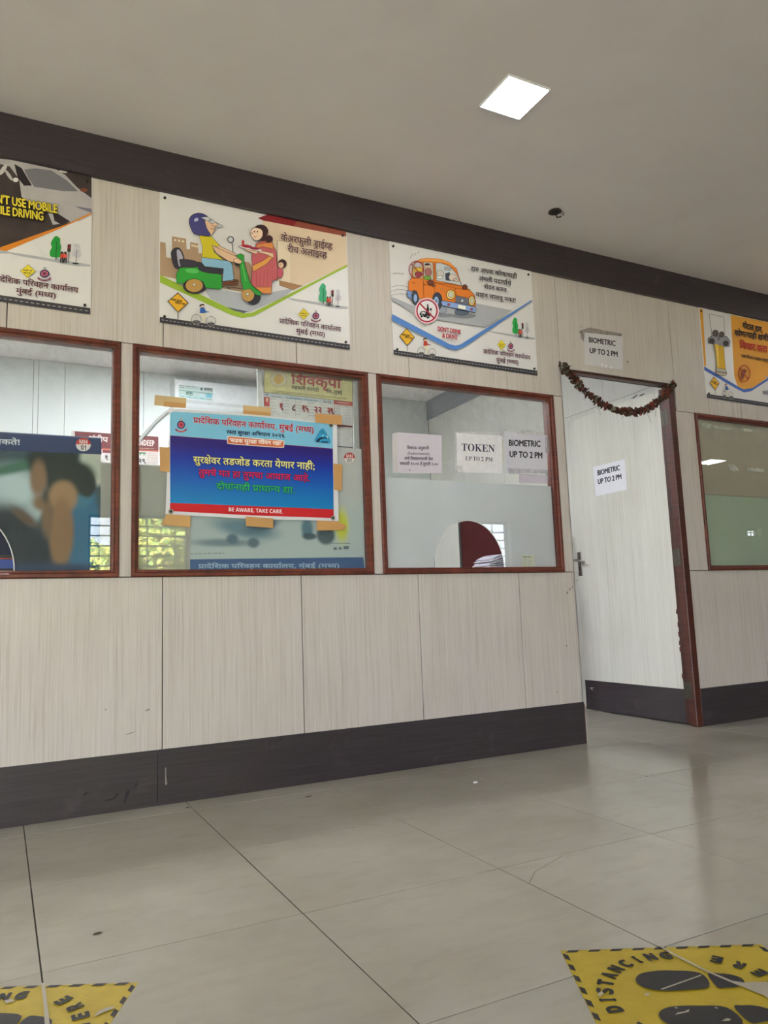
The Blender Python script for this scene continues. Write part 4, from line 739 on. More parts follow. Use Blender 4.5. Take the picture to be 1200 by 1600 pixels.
# ------------------------------------------------------------------ road safety posters
PX0, PX1, PZ0, PZ1 = .590, 1.5065, 2.040, 2.6435
SHEET = plain('poster_board', (222, 220, 222), .38, var=.015, scale=3)
PY = -.0045
def P2(ox, oy, sc, dx=0.0): return wall_place(ox, oy, sc, PY, dx)
def poster(x0, label):
    t = thing('safety_poster', (x0+.458, PY, PZ0), label, 'poster', 'road safety posters above the windows')
    def board(b): b.bevbox(x0, x0+.9165, PY, -.0002, PZ0, PZ1, SHEET, .0006)
    bd = one('board', t, board)
    for sx, sz in ((.022, .022), (.893, .022), (.022, .578), (.893, .578)):
        one('screw', bd, lambda b: b.tube([(x0+sx, PY-.006, PZ0+sz), (x0+sx, PY-.0001, PZ0+sz)], .006, BLACK, 10))
    return t
INK = (48, 42, 50); BLK = (34, 30, 34); SKIN = (228, 190, 158)
def template(A, sign=True, tree=(40, 160, 80), txt=(96, 40, 62), cyc=(50, 100, 180)):
    """the lower part that all the posters share, in the scooter poster's drawing coordinates"""
    A.poly([(775, 655), (1140, 712), (1140, 722), (1085, 722), (815, 672)], (176, 178, 186))
    A.poly([(36, 769), (1150, 931), (1150, 963), (36, 801)], (62, 60, 68))
    for k in range(48):
        x = 48+k*23; y = 785+(x-36)*.1455
        A.poly([(x, y-1.6), (x+13, y+.3), (x+13, y+3.2), (x, y+1.3)], (196, 196, 196))
    A.poly([(990, 572), (1008, 585), (1008, 605), (1014, 625), (1012, 650), (1018, 672), (1000, 680), (972, 676), (968, 650), (975, 630), (970, 612), (976, 590)], tree, smooth=True)
    A.line([(994, 600), (995, 694)], 3, (20, 90, 45)); A.line([(995, 640), (1004, 630)], 2, (20, 90, 45))
    A.poly([(1045, 612), (1055, 612), (1055, 650), (1041, 650), (1041, 615)], (48, 36, 38)); A.line([(1048, 650), (1048, 706)], 3, (90, 90, 95))
    for yy, cc in ((619, (170, 50, 50)), (630, (190, 60, 50)), (641, (60, 60, 60))): A.ell(1048, yy, 4, 4, cc, n=10)
    A.poly([(1080, 608), (1092, 616), (1090, 635), (1099, 655), (1094, 672), (1078, 676), (1064, 668), (1068, 650), (1073, 630), (1070, 615)], (196, 194, 204), smooth=True)
    A.line([(1082, 640), (1080, 704)], 2.5, (110, 105, 115)); A.poly([(1066, 704), (1092, 706), (1088, 712), (1068, 710)], (50, 48, 56))
    for x, c1 in ((1020, (190, 70, 50)), (1034, (215, 90, 80))):
        A.ell(x, 655, 5, 6, (60, 40, 40), n=10); A.poly([(x-7, 661), (x+7, 661), (x+7, 682), (x-7, 682)], c1)
        A.poly([(x-6, 682), (x-1, 682), (x-2, 706), (x-7, 704)], (40, 36, 44)); A.poly([(x+1, 682), (x+6, 682), (x+7, 706), (x+3, 706)], (40, 36, 44))
    # emblem pair
    A.poly([(880, 719), (912, 752), (880, 786), (848, 752)], (228, 208, 60), (90, 80, 50), 2)
    A.squiggle((860, 750), (898, 752), 5, BLK, seed=5); A.squiggle((864, 763), (894, 765), 5, BLK, seed=6)
    emblem(A, 951, 768, 1.0)
    A.text('प्रादेशिक परिवहन कार्यालय', (737, 804), (1098, 856), 25, txt, bold=.5)
    A.text('मुंबई (मध्य)', (835, 864), (1003, 886), 25, txt, bold=.5)
    if sign:
        A.line([(142, 742), (142, 780)], 6, (140, 140, 140))
        A.poly([(143, 625), (205, 688), (143, 744), (82, 678)], (44, 40, 36)); A.poly([(143, 631), (199, 688), (143, 738), (88, 678)], (232, 178, 48))
        A.text('सडक सुरक्षा', (102, 672), (168, 684), 11, BLK, bold=.5); A.text('जीवन रक्षा', (126, 690), (187, 702), 11, BLK, bold=.5)
        bx = lambda x, y: (x, y)
        for cx, cy in ((250, 783), (336, 795)):
            A.ell(cx, cy, 28, 29, None, out=(150, 146, 150), w=4)
            A.ell(cx, cy+14, 22, 9, (70, 68, 76))
            for k in range(6):
                a = k*math.pi/6; A.line([(cx-25*math.cos(a), cy-25*math.sin(a)), (cx+25*math.cos(a), cy+25*math.sin(a))], 1, (190, 190, 190))
        fc = (226, 226, 226)
        A.line([(250, 783), (286, 790), (272, 752), (250, 783)], 4, fc); A.line([(272, 752), (318, 756), (286, 790)], 4, fc); A.line([(312, 742), (336, 795)], 4, fc); A.line([(304, 742), (326, 740)], 3, INK)
        A.poly([(268, 742), (292, 742), (305, 768), (300, 800), (292, 798), (292, 772), (276, 762)], (225, 215, 190))
        A.poly([(274, 714), (294, 712), (306, 736), (318, 738), (316, 744), (298, 742), (294, 748), (270, 746)], cyc)
        A.ell(284, 704, 10, 10, SKIN); A.poly([(268, 700), (284, 692), (298, 696), (297, 703), (284, 700), (270, 712)], BLK)
def emblem(A, cx, cy, s, c1=(130, 60, 90), c2=(52, 40, 96)):
    f = lambda x, y: (cx+x*s, cy+y*s)
    A.poly([f(-6, -38), f(6, -38), f(8, -24), f(-8, -24)], (190, 186, 180)); A.ell(cx, cy-32*s, 7*s, 5*s, (170, 165, 165))
    A.ell(cx, cy-5*s, 20*s, 20*s, c2); A.ell(cx, cy-5*s, 14*s, 14*s, (214, 120, 130))
    for k in range(6):
        a = k*math.pi/3; A.ell(cx+7*s*math.cos(a), cy-5*s+7*s*math.sin(a), 4*s, 4*s, c1, n=8)
    A.ell(cx, cy-5*s, 3.4*s, 3.4*s, c2, n=8)
    A.poly([f(-27, 12), f(-18, 20), f(0, 24), f(18, 20), f(27, 12), f(29, 21), f(16, 30), f(0, 33), f(-16, 30), f(-29, 21)], c1)
    for k in range(5): A.poly([f(-16+k*7, 23), f(-12+k*7, 24), f(-12+k*7, 28), f(-16+k*7, 27)], (222, 200, 208))

# -- scooter poster
t = poster(.590, 'poster of a helmeted man on a green scooter meeting a woman in a sari')
A = Art(P2(240, 290, 1/3.75), base=.0002)
A.poly([(38, 330), (70, 335), (75, 420), (108, 425), (108, 297), (190, 311), (194, 372), (213, 372), (215, 330), (262, 341), (262, 395), (330, 405), (560, 450), (640, 560), (600, 640), (38, 528)], (176, 148, 122))
for x, y in ((120, 312), (143, 316), (166, 320), (222, 344), (237, 347), (252, 350)): A.poly([(x, y), (x+12, y+2), (x+12, y+14), (x, y+12)], (228, 216, 190))
A.poly([(640, 203), (1127, 297), (1134, 466), (870, 588), (735, 556), (640, 520)], (226, 203, 178))
A.poly([(612, 190), (668, 170), (1127, 268), (1129, 298), (642, 205)], (150, 78, 62)); A.poly([(612, 190), (668, 170), (840, 207), (820, 238), (642, 203)], (138, 34, 42))
A.line([(724, 560), (724, 320), (800, 330)], 3, INK)
A.poly([(726, 322), (800, 332), (800, 352), (800, 570), (726, 556)], (236, 218, 194))
A.poly([(290, 598), (600, 640), (830, 600), (760, 655), (560, 742), (470, 735), (330, 660)], (178, 182, 194))
A.poly([(735, 556), (872, 588), (820, 612), (738, 584)], (170, 128, 92), INK, 1.5)
A.poly([(412, 708), (555, 738), (520, 750), (455, 742)], (92, 96, 112))
A.poly([(38, 524), (470, 732), (530, 748), (580, 744), (1134, 463), (1136, 476), (1000, 545), (590, 764), (520, 776), (455, 758), (38, 568)], (156, 186, 60))
template(A, tree=(70, 176, 130))
# scooter
A.poly([(102, 395), (125, 366), (155, 370), (178, 420), (176, 470), (150, 490), (118, 470)], (58, 56, 66), INK, smooth=True)
A.poly([(135, 385), (152, 378), (172, 420), (168, 462), (148, 470)], (176, 172, 190), smooth=True)
A.ell(242, 590, 70, 44, (52, 50, 58)); A.ell(238, 585, 52, 40, (186, 146, 82), out=INK); A.ell(238, 580, 8, 8, (235, 235, 225), out=INK, n=10)
A.poly([(135, 570), (133, 520), (150, 484), (205, 470), (300, 480), (378, 512), (398, 530), (402, 600), (385, 608), (305, 598), (290, 562), (240, 544), (195, 556), (176, 574)], (52, 158, 60), (28, 60, 34), 2.5)
A.ell(225, 500, 40, 14, (92, 190, 96), rot=.1)
A.poly([(158, 432), (240, 440), (254, 460), (246, 478), (168, 476), (155, 455)], (64, 60, 72), INK, smooth=True)
A.poly([(256, 448), (290, 455), (412, 486), (410, 512), (340, 514), (270, 496)], (62, 58, 70), INK, smooth=True)
A.line([(398, 570), (470, 572), (530, 590)], 5, (150, 150, 155)); A.line([(400, 590), (520, 604)], 4, INK); A.line([(420, 592), (450, 604)], 6, (90, 90, 96))
A.ell(582, 652, 46, 46, (52, 52, 62)); A.ell(553, 640, 38, 40, (190, 150, 88), out=INK); A.ell(550, 636, 9, 9, (235, 235, 225), out=INK, n=10)
A.poly([(488, 405), (512, 398), (530, 408), (530, 448), (548, 510), (562, 568), (600, 592), (626, 620), (630, 646), (600, 640), (565, 604), (528, 612), (512, 560), (506, 470), (490, 430)], (54, 160, 62), (28, 60, 34), 2.5)
A.line([(520, 460), (540, 560)], 5, (110, 200, 110))
A.line([(465, 388), (458, 330)], 4, INK); A.ell(451, 316, 17, 17, (206, 210, 216), out=INK, w=5)
# rider
A.poly([(283, 416), (400, 436), (450, 444), (462, 470), (470, 552), (404, 560), (410, 486), (300, 474), (280, 448)], (138, 184, 214), INK)
A.poly([(404, 562), (466, 560), (496, 574), (492, 584), (408, 580)], (112, 66, 44), INK); A.poly([(464, 548), (492, 552), (500, 560), (496, 568), (470, 560)], (112, 66, 44), INK)
A.poly([(302, 200), (345, 202), (362, 222), (358, 262), (340, 290), (318, 292), (300, 250)], SKIN, INK)
A.poly([(268, 294), (338, 298), (388, 350), (378, 362), (346, 346), (350, 385), (406, 436), (284, 420), (287, 360)], (212, 196, 46), INK)
A.poly([(340, 350), (376, 364), (460, 402), (516, 436), (510, 456), (440, 444), (368, 396)], SKIN, INK); A.poly([(380, 352), (480, 398), (486, 412), (470, 408), (372, 364)], SKIN, INK)
A.ell(490, 460, 12, 9, INK); A.ell(492, 442, 26, 14, SKIN, out=INK, rot=.3)
A.poly([(214, 240), (208, 205), (222, 175), (262, 160), (305, 172), (322, 196), (300, 200), (312, 250), (334, 292), (280, 290), (236, 280)], (72, 72, 132), INK, smooth=True)
A.ell(250, 200, 14, 10, (176, 178, 214), rot=-.5)
A.poly([(276, 186), (312, 182), (406, 238), (378, 248), (330, 216)], (204, 208, 216), INK)
A.ell(360, 228, 16, 10, (236, 196, 164), out=INK); A.ell(336, 216, 5, 6, (255, 255, 255), out=INK, n=10); A.line([(334, 250), (350, 256), (358, 250)], 3, (120, 40, 40)); A.line([(322, 204), (342, 200)], 4, INK)
# woman with a tray and a child behind her
A.ell(740, 508, 18, 34, (196, 92, 108), out=INK); A.ell(754, 458, 26, 27, (70, 40, 40)); A.ell(746, 466, 17, 18, SKIN, out=INK); A.ell(742, 464, 2.5, 3, BLK, n=8)
A.poly([(600, 340), (640, 322), (690, 335), (718, 385), (724, 470), (726, 548), (694, 560), (690, 632), (640, 630), (596, 600), (574, 578), (578, 470), (574, 408), (592, 380)], (198, 98, 104), INK)
A.poly([(604, 345), (690, 330), (704, 352), (698, 372), (640, 358), (606, 366)], (222, 140, 78), INK); A.poly([(576, 470), (640, 440), (692, 402), (702, 418), (660, 462), (586, 504)], (226, 160, 82), INK)
A.poly([(596, 596), (690, 594), (690, 634), (640, 632)], (222, 146, 76), INK)
for x in (605, 625, 648, 668): A.line([(x, 500), (x-4, 590)], 2, (150, 60, 70))
A.poly([(516, 356), (540, 380), (600, 402), (614, 386), (560, 374), (530, 350)], SKIN, INK); A.poly([(620, 380), (700, 395), (704, 424), (660, 404), (616, 392)], SKIN, INK)
A.ell(568, 368, 72, 10, (222, 214, 214), rot=.18, out=INK); A.ell(545, 355, 34, 9, (170, 40, 60), rot=.15); A.ell(590, 368, 28, 8, (150, 40, 70), rot=.15); A.ell(524, 334, 8, 16, (196, 70, 70))
A.ell(628, 268, 44, 40, (62, 36, 38)); A.ell(675, 313, 24, 23, (62, 36, 38)); A.ell(642, 300, 22, 26, (62, 36, 38)); A.poly([(575, 258), (600, 246), (636, 262), (636, 300), (610, 322), (585, 312), (568, 284)], (238, 208, 184), INK, smooth=True)
A.ell(590, 270, 3.5, 5, BLK, n=8); A.ell(608, 270, 3.5, 5, BLK, n=8); A.line([(584, 296), (594, 302), (604, 296)], 3, (160, 50, 50)); A.ell(572, 280, 8, 5, (238, 208, 184), out=INK)
A.text('केअरफुली ड्राईव्ह', (746, 320), (1048, 377), 36, (84, 44, 60), bold=.6)
A.text('रीच अलाइव्ह', (785, 388), (1016, 428), 36, (84, 44, 60), bold=.6)
A.build(t)

# -- orange car poster
t = poster(1.747, "poster of an orange cartoon car reading DON'T DRINK & DRIVE")
A = Art(P2(240, 290, 1/3.75, 1.157), base=.0002)
template(A, tree=(54, 170, 84), cyc=(178, 60, 40))
kL = A.k
B = Art(P2(590, 360, 1/4.4444), base=.0002); B.p = A.p; B.k = A.k
A = B
A.poly([(98, 460), (240, 520), (680, 506), (935, 556), (745, 672), (430, 622), (290, 600), (98, 480)], (172, 174, 182))
for k in range(3): A.line([(95, 395+k*28), (150, 380+k*30), (215, 400+k*24), (230, 470+k*10)], 3, (130, 132, 138), smooth=True)
A.line([(95, 300), (130, 296), (185, 306)], 2.5, (120, 120, 124)); 
for k in range(6): A.line([(108+k*13, 296-k % 2*6), (116+k*13, 304)], 2, (120, 120, 124))
for k, (x, y) in enumerate(((224, 198), (232, 184), (244, 176), (262, 172), (280, 160))): A.line([(x, y), (x+4, y-14)], 3, (110, 100, 100))
A.poly([(100, 580), (500, 790), (540, 800), (575, 792), (1068, 484), (1074, 490), (780, 690), (600, 812), (545, 832), (495, 822), (100, 626)], (88, 134, 204))
A.ell(600, 592, 84, 20, (130, 134, 142)); A.ell(470, 590, 60, 14, (134, 138, 146)); A.poly([(225, 470), (260, 520), (440, 600), (460, 560)], (128, 132, 140))
A.ell(448, 552, 32, 24, (150, 158, 176), out=INK); A.ell(585, 566, 50, 26, (96, 104, 122), out=INK)
A.ell(262, 466, 24, 52, (66, 70, 84), out=INK); A.ell(262, 470, 12, 28, (140, 168, 214))
A.poly([(214, 356), (236, 334), (240, 262), (262, 216), (300, 198), (345, 192), (432, 198), (500, 222), (548, 268), (584, 386), (640, 412), (672, 450), (682, 505), (676, 548), (560, 520), (446, 500), (438, 458), (416, 432), (388, 442), (380, 480), (290, 472), (274, 424), (248, 412), (232, 440), (215, 425)], (226, 128, 50), (120, 60, 30), 3)
A.poly([(262, 216), (300, 198), (345, 192), (432, 198), (500, 222), (540, 260), (480, 228), (400, 216), (300, 214)], (242, 164, 84))
A.poly([(404, 228), (440, 226), (500, 248), (548, 300), (582, 382), (500, 366), (408, 348)], (204, 210, 214), INK, 3)
A.poly([(318, 220), (384, 224), (388, 342), (330, 340), (318, 300)], (196, 196, 180), INK, 3); A.poly([(246, 236), (308, 220), (316, 334), (244, 330)], (206, 196, 150), INK, 3)
A.ell(350, 250, 22, 20, (214, 190, 170), out=INK); A.ell(352, 290, 24, 30, (170, 110, 110), out=INK); A.ell(346, 330, 26, 14, (110, 160, 60), out=INK); A.ell(345, 236, 20, 8, (60, 50, 60))
A.ell(280, 240, 22, 18, (190, 180, 196), out=INK); A.ell(282, 276, 30, 20, (228, 190, 70), out=INK); A.ell(284, 305, 26, 20, (160, 70, 80), out=INK)
A.ell(435, 300, 24, 24, (214, 206, 200), out=INK); A.ell(432, 326, 22, 10, (236, 236, 236), out=INK); A.poly([(470, 300), (500, 290), (506, 350), (474, 346)], (70, 74, 88), INK)
A.ell(520, 326, 26, 24, (222, 206, 196), out=INK); A.ell(544, 346, 20, 8, (230, 200, 184), out=INK, rot=.3); A.poly([(464, 252), (510, 262), (508, 280), (462, 272)], (170, 176, 184), INK)
A.line([(584, 386), (500, 372), (400, 362), (330, 352)], 3, (120, 60, 30)); A.line([(395, 230), (396, 430)], 3, (120, 60, 30)); A.line([(316, 340), (322, 470)], 3, (120, 60, 30))
A.line([(430, 370), (540, 402), (640, 414)], 2.5, (140, 70, 30)); A.line([(540, 402), (545, 450)], 2.5, (140, 70, 30))
A.ell(415, 492, 34, 62, (70, 76, 90), out=INK, w=3); A.ell(408, 492, 18, 34, (150, 180, 222), out=INK); A.ell(407, 492, 6, 10, (90, 100, 120), n=10)
A.poly([(206, 414), (236, 424), (238, 468), (214, 466), (205, 440)], (120, 150, 206), INK, 3)
A.ell(508, 446, 30, 33, (240, 214, 120), out=INK, w=4); A.ell(508, 446, 18, 20, (200, 200, 190), out=INK); A.ell(654, 488, 22, 33, (240, 214, 120), out=INK, w=4); A.ell(655, 488, 12, 20, (200, 200, 190), out=INK)
A.poly([(544, 452), (634, 472), (632, 520), (540, 500)], (120, 122, 136), INK, 3)
for k in range(4): A.line([(542, 462+k*11), (632, 482+k*10)], 2, (74, 76, 90))
A.ell(588, 488, 10, 10, (220, 222, 226), out=INK, n=12)
A.poly([(446, 488), (560, 506), (682, 532), (686, 552), (676, 570), (560, 546), (450, 522), (442, 505)], (136, 164, 216), INK, 3)
A.ell(494, 514, 9, 7, (200, 70, 60), out=INK, n=12); A.ell(652, 548, 9, 7, (200, 70, 60), out=INK, n=12); A.poly([(558, 514), (612, 524), (612, 552), (558, 542)], (238, 238, 226), INK, 2)
A.ell(368, 362, 21, 18, (120, 62, 44), out=INK, w=3); A.ell(390, 384, 12, 8, (150, 80, 50), out=INK); A.ell(606, 393, 17, 17, (120, 62, 44), out=INK, w=3)
A.line([(240, 364), (262, 366)], 4, (110, 60, 30)); A.line([(318, 374), (334, 376)], 4, (110, 60, 30)); A.ell(445, 408, 8, 6, (240, 180, 90), out=INK, n=10)
A.ell(270, 272, 52, 58, None, out=(150, 46, 66), w=6); A.line([(234, 232), (306, 312)], 6, (150, 46, 66))
A.ell(343, 558, 84, 90, (240, 206, 212)); A.ell(343, 558, 74, 80, (228, 224, 228)); A.ell(343, 558, 70, 76, None, out=(172, 28, 62), w=10)
A.poly([(290, 585), (298, 565), (320, 558), (345, 568), (366, 584), (364, 604), (340, 606), (300, 596)], BLK); A.poly([(302, 572), (318, 564), (334, 572), (330, 582), (304, 578)], (206, 206, 210)); A.ell(306, 596, 10, 10, BLK, out=(220, 220, 220)); A.ell(350, 604, 10, 10, BLK, out=(220, 220, 220))
A.poly([(344, 512), (352, 512), (354, 534), (358, 545), (356, 580), (340, 580), (338, 545), (343, 534)], BLK); A.poly([(362, 540), (378, 542), (374, 556), (371, 558), (371, 576), (378, 580), (364, 578), (369, 575), (368, 558), (363, 554)], BLK)
A.line([(292, 506), (394, 612)], 10, (172, 28, 62))
A.text("DON'T DRINK", (418, 696), (580, 720), 30, (186, 34, 50), bold=.9, style=None); A.text('& DRIVE', (450, 742), (553, 758), 30, (186, 34, 50), bold=.9)
for s_, a, b_ in (('दारु अथवा कोणत्याही', (648, 278), (968, 334)), ('अंमली पदार्थाचे', (702, 346), (928, 382)), ('सेवन करुन', (740, 402), (896, 430)), ('वाहन चालवू नका!', (682, 456), (958, 502))):
    A.text(s_, a, b_, 27, BLK, bold=.8)
A.build(t)

# -- beer glass poster at the right edge
t = poster(4.0265, 'yellow poster of a car balanced on a beer glass, cut by the right edge')
A = Art(P2(240, 290, 1/3.75, 3.4365), base=.0002)
B = Art(P2(840, 420, 1/3.3333), base=.0002); B.p = A.p
B.poly([(843, 206), (860, 210), (878, 508), (868, 506)], (226, 160, 58))
B.poly([(1006, 240), (1330, 304), (1334, 470), (1120, 622), (1075, 628), (1042, 612), (1024, 560)], (234, 166, 62))
B.poly([(867, 508), (1050, 616), (1075, 628), (1120, 620), (1560, 330), (1560, 348), (1112, 638), (1075, 644), (1045, 630), (868, 528)], (74, 108, 190))
A.k = B.k
template(A, txt=(96, 80, 110), tree=(70, 176, 130))
B.k = A.k; A = B
A.line([(893, 236), (908, 350), (925, 380)], 3, (150, 148, 150)); A.line([(893, 234), (970, 252), (974, 330), (972, 385)], 3, (150, 148, 150))
A.poly([(888, 362), (915, 345), (985, 352), (1002, 376), (1000, 404), (960, 404), (920, 390), (888, 388)], (150, 150, 154), INK, 2.5)
A.ell(927, 336, 15, 17, (92, 84, 82), out=INK); A.ell(958, 342, 13, 15, (92, 84, 82), out=INK); A.line([(940, 352), (942, 372)], 3, INK); A.line([(947, 352), (948, 372)], 3, INK); A.ell(908, 376, 14, 13, (70, 66, 68), out=INK); A.ell(980, 388, 14, 13, (70, 66, 68), out=INK)
A.poly([(920, 390), (970, 404), (974, 470), (980, 524), (934, 516), (930, 450)], (220, 174, 40), (150, 130, 80), 2); A.poly([(928, 392), (940, 395), (946, 515), (936, 515)], (240, 206, 96))
A.poly([(934, 516), (980, 524), (986, 548), (974, 558), (938, 552), (930, 540)], (196, 188, 176), (110, 90, 80), 2.5); A.line([(932, 534), (984, 542)], 4, (110, 84, 70))
A.ell(1076, 545, 30, 42, None, out=(176, 70, 40), w=5); A.poly([(1060, 538), (1074, 520), (1090, 530), (1078, 552), (1070, 578), (1060, 570)], (130, 60, 40)); A.line([(1054, 514), (1098, 578)], 5, (176, 70, 40))
A.text('पोटात दारु,', (1068, 308), (1172, 333), 27, BLK, bold=1.2); A.text('कोणत्याही क्षणी मरण', (1026, 346), (1262, 388), 27, BLK, bold=1.2)
A.text('विचार करा', (1054, 412), (1196, 436), 30, (196, 64, 36), bold=2.2); A.text('दारु पिऊन वाहन चालवू नका', (1062, 460), (1240, 492), 13, BLK, bold=.6)
A.build(t)

# -- mobile phone poster at the left edge
t = poster(-.608, 'poster with a white car photo reading USE MOBILE, cut by the left edge')
A = Art(P2(240, 290, 1/3.75, -1.198), base=.0002)
B = Art(P2(0, 160, .25), base=.0002); B.p = A.p
NIGHT = plain('printed_dark_photo', (58, 48, 48), .4, var=.35, scale=9); HAZE = plain('printed_car_white', (176, 172, 176), .4, var=.12, scale=8)
B.poly([(-360, 262), (572, 460), (574, 700), (420, 765), (0, 912), (-360, 1010)], NIGHT)
B.poly([(-20, 350), (90, 362), (230, 388), (330, 405), (410, 455), (480, 530), (574, 600), (574, 706), (500, 740), (330, 765), (300, 690), (200, 640), (135, 590), (120, 480), (60, 400), (-20, 380)], HAZE)
B.poly([(150, 420), (220, 412), (320, 424), (420, 490), (490, 556), (400, 555), (215, 528), (180, 480)], (116, 116, 124))
B.poly([(90, 385), (135, 410), (200, 520), (150, 520), (110, 470)], (38, 32, 36)); B.poly([(330, 690), (370, 700), (440, 745), (380, 762), (340, 740)], (46, 38, 42)); B.poly([(470, 648), (574, 665), (572, 690), (500, 664)], (120, 116, 130))
B.ell(20, 420, 14, 40, (196, 192, 192), rot=.6); B.ell(55, 455, 10, 40, (186, 182, 184), rot=-.6); B.ell(98, 484, 18, 14, (220, 218, 220)); B.ell(395, 432, 26, 8, (196, 192, 190), rot=.2); B.ell(524, 548, 24, 12, (130, 74, 56))
B.poly([(-360, 1010), (0, 906), (420, 760), (510, 716), (574, 688), (574, 698), (510, 728), (390, 782), (0, 946), (-360, 1052)], (216, 132, 40))
A.k = B.k
A.poly([(735, 648), (790, 655), (800, 666), (760, 668), (690, 652)], (176, 178, 186))
template(A, txt=(92, 34, 44), tree=(36, 150, 60))
B.k = A.k
YEL = (226, 206, 60)
B.text("DON'T USE MOBILE", (-105, 610), (358, 692), 52, YEL, bold=2.2, halo=BLK, hw=5)
B.text('WHILE DRIVING', (-86, 684), (270, 737), 52, YEL, bold=2.2, halo=BLK, hw=5)
B.build(t)
# ------------------------------------------------------------------ prints on the inner side of the glass
IN = GY+.0080
def rad(px, py, rx, ry, y):
    a = at(px, py, 'y', y); b_ = at(px+rx, py, 'y', y); c = at(px, py-ry, 'y', y)
    return a.x, a.z, abs(b_.x-a.x), abs(c.z-a.z)
def blob(px, py, rx, ry, c, soft=.35, ang=0, y=IN):
    a = rad(px, py, rx, ry, y); return (a[0], a[1], a[2], a[3], ang, soft, c)
def inner_sheet(root, x0, x1, z0, z1, mat, cx=None):
    po = arch_poly(x0, x1, z0, z1, cx, .216, .248) if cx is not None else [(x0, z0), (x1, z0), (x1, z1), (x0, z1)]
    return one('sheet', root, lambda b: b.prism(po, lambda x, z: (x, IN, z), lambda x, z: (x, IN+.0006, z), mat))
j0 = ZS+.030
# window 1: soft-focus photograph of a sleeping passenger
x1s = at(158, 700, 'y', IN).x
t = thing('window_poster', ((-.655+x1s)/2, IN, j0), 'blue headed poster with a blurred photo of a slumped sleeper behind the left window', 'poster')
SK = (158, 130, 98); HR = (44, 57, 53)
M1 = m_blobs('printed_sleeper_photo', (62, 86, 94), [
    blob(152, 724, 28, 34, (184, 192, 182), .2), blob(20, 765, 44, 36, (178, 198, 204), .5), blob(26, 730, 60, 8, (70, 116, 98), .6, .3), blob(50, 800, 15, 30, (166, 186, 190), .5, -.5),
    blob(8, 850, 52, 62, (34, 50, 60), .3), blob(40, 868, 46, 40, (38, 54, 62), .4), blob(130, 835, 26, 80, (52, 108, 140), .2), blob(122, 772, 24, 22, (64, 122, 146), .3),
    blob(84, 720, 40, 32, HR, .2), blob(110, 748, 40, 27, HR, .22, .3), blob(136, 757, 14, 20, HR, .22), blob(60, 748, 13, 28, (138, 112, 88), .4), blob(66, 786, 15, 12, (124, 102, 78), .5),
    blob(38, 808, 24, 7, (96, 80, 66), .6, -.7), blob(74, 775, 8, 12, (70, 74, 66), .6), blob(99, 776, 22, 25, SK, .25), blob(96, 832, 19, 54, (138, 110, 80), .25), blob(74, 812, 9, 26, (118, 96, 74), .5),
    blob(60, 893, 150, 12, (44, 68, 98), .5)])
inner_sheet(t, -.655, x1s, j0, 1.502, M1, WX[0][0]+.519)
A = Art(wall_place(0, 510, .25, IN), step=.00005, base=.0001)
A.poly([(-380, 630), (0, 660), (632, 700), (635, 800), (0, 775), (-380, 752)], (42, 62, 104)); A.poly([(-380, 628), (0, 658), (632, 696), (632, 703), (0, 664), (-380, 634)], (96, 112, 140))
A.part = 'badge'; A.ell(521, 739, 46, 41, (222, 220, 220), out=(180, 180, 186), n=32)
A.poly([(521+46*math.cos(a), 737-41*math.sin(a)) for a in [math.pi*k/16 for k in range(17)]], (190, 52, 46))
A.text('MH', (497, 733), (546, 736), 25, (232, 226, 222), style='bold'); A.text('01', (506, 771), (538, 773), 28, BLK, style='bold')
A.text('जाऊ शकते!', (-180, 712), (122, 738), 30, (206, 214, 224), bold=1.5) if 0 else A.text('शकते!', (-38, 735), (122, 740), 30, (206, 214, 224), bold=1.5)
A.part = 'drawn_line'; A.line([(0, 792), (40, 775)], 3, (30, 40, 60))
A.build(t)
# window 2: pale poster with bikes and a blue name strip
xa, xb = at(298, 860, 'y', IN).x, WX[1][1]-.032
t = thing('window_poster', ((xa+xb)/2, IN, j0), 'pale poster with blurred vehicles and a blue strip at its foot behind the taped banner', 'poster')
M2 = m_blobs('printed_vehicle_picture', (176, 190, 190), [
    blob(350, 848, 48, 6, (120, 140, 148), .6), blob(385, 826, 46, 14, (104, 136, 150), .5, -.15), blob(410, 822, 24, 8, (80, 112, 128), .6, .3), blob(363, 842, 9, 8, (90, 116, 130), .4), blob(396, 848, 9, 8, (94, 116, 126), .4),
    blob(480, 826, 9, 16, (90, 124, 136), .4), blob(484, 838, 11, 5, (72, 96, 104), .4), blob(509, 836, 14, 15, (78, 98, 104), .25),
    blob(534, 820, 10, 26, (200, 204, 70), .5), blob(545, 730, 26, 60, (188, 190, 190), .5)])
inner_sheet(t, xa, xb, j0, at(560, 701, 'y', IN).z, M2)
A = Art(wall_place(280, 790, .25, IN), step=.00005, base=.0001)
A.poly([(68, 336), (1150, 322), (1160, 408), (68, 412)], (66, 98, 142))
A.text('प्रादेशिक परिवहन कार्यालय, मुंबई (मध्य)', (120, 392), (1000, 388), 24, (158, 186, 208), bold=1.2)
A.part = 'signature'; A.line([(945, 235), (1070, 236)], 4, (90, 110, 118)); A.squiggle((965, 276), (1060, 272), 22, (96, 116, 124), seed=4); A.squiggle((70, 306), (290, 302), 12, (150, 160, 158), seed=9)
B = Art(wall_place(190, 530, .34167, IN), step=.00005, base=.0001); B.p = A.p; B.k = A.k
B.part = 'badge'; B.ell(1042, 544, 25, 25, (224, 222, 222), out=(170, 120, 120), n=28, w=1.5)
B.poly([(1042+25*math.cos(a), 544-25*math.sin(a)) for a in [math.pi*k/16 for k in range(17)]], (184, 52, 46))
B.text('MH', (1028, 541), (1056, 542), 15, (236, 228, 224), style='bold'); B.text('01', (1033, 563), (1051, 564), 16, BLK, style='bold'); B.build(t)

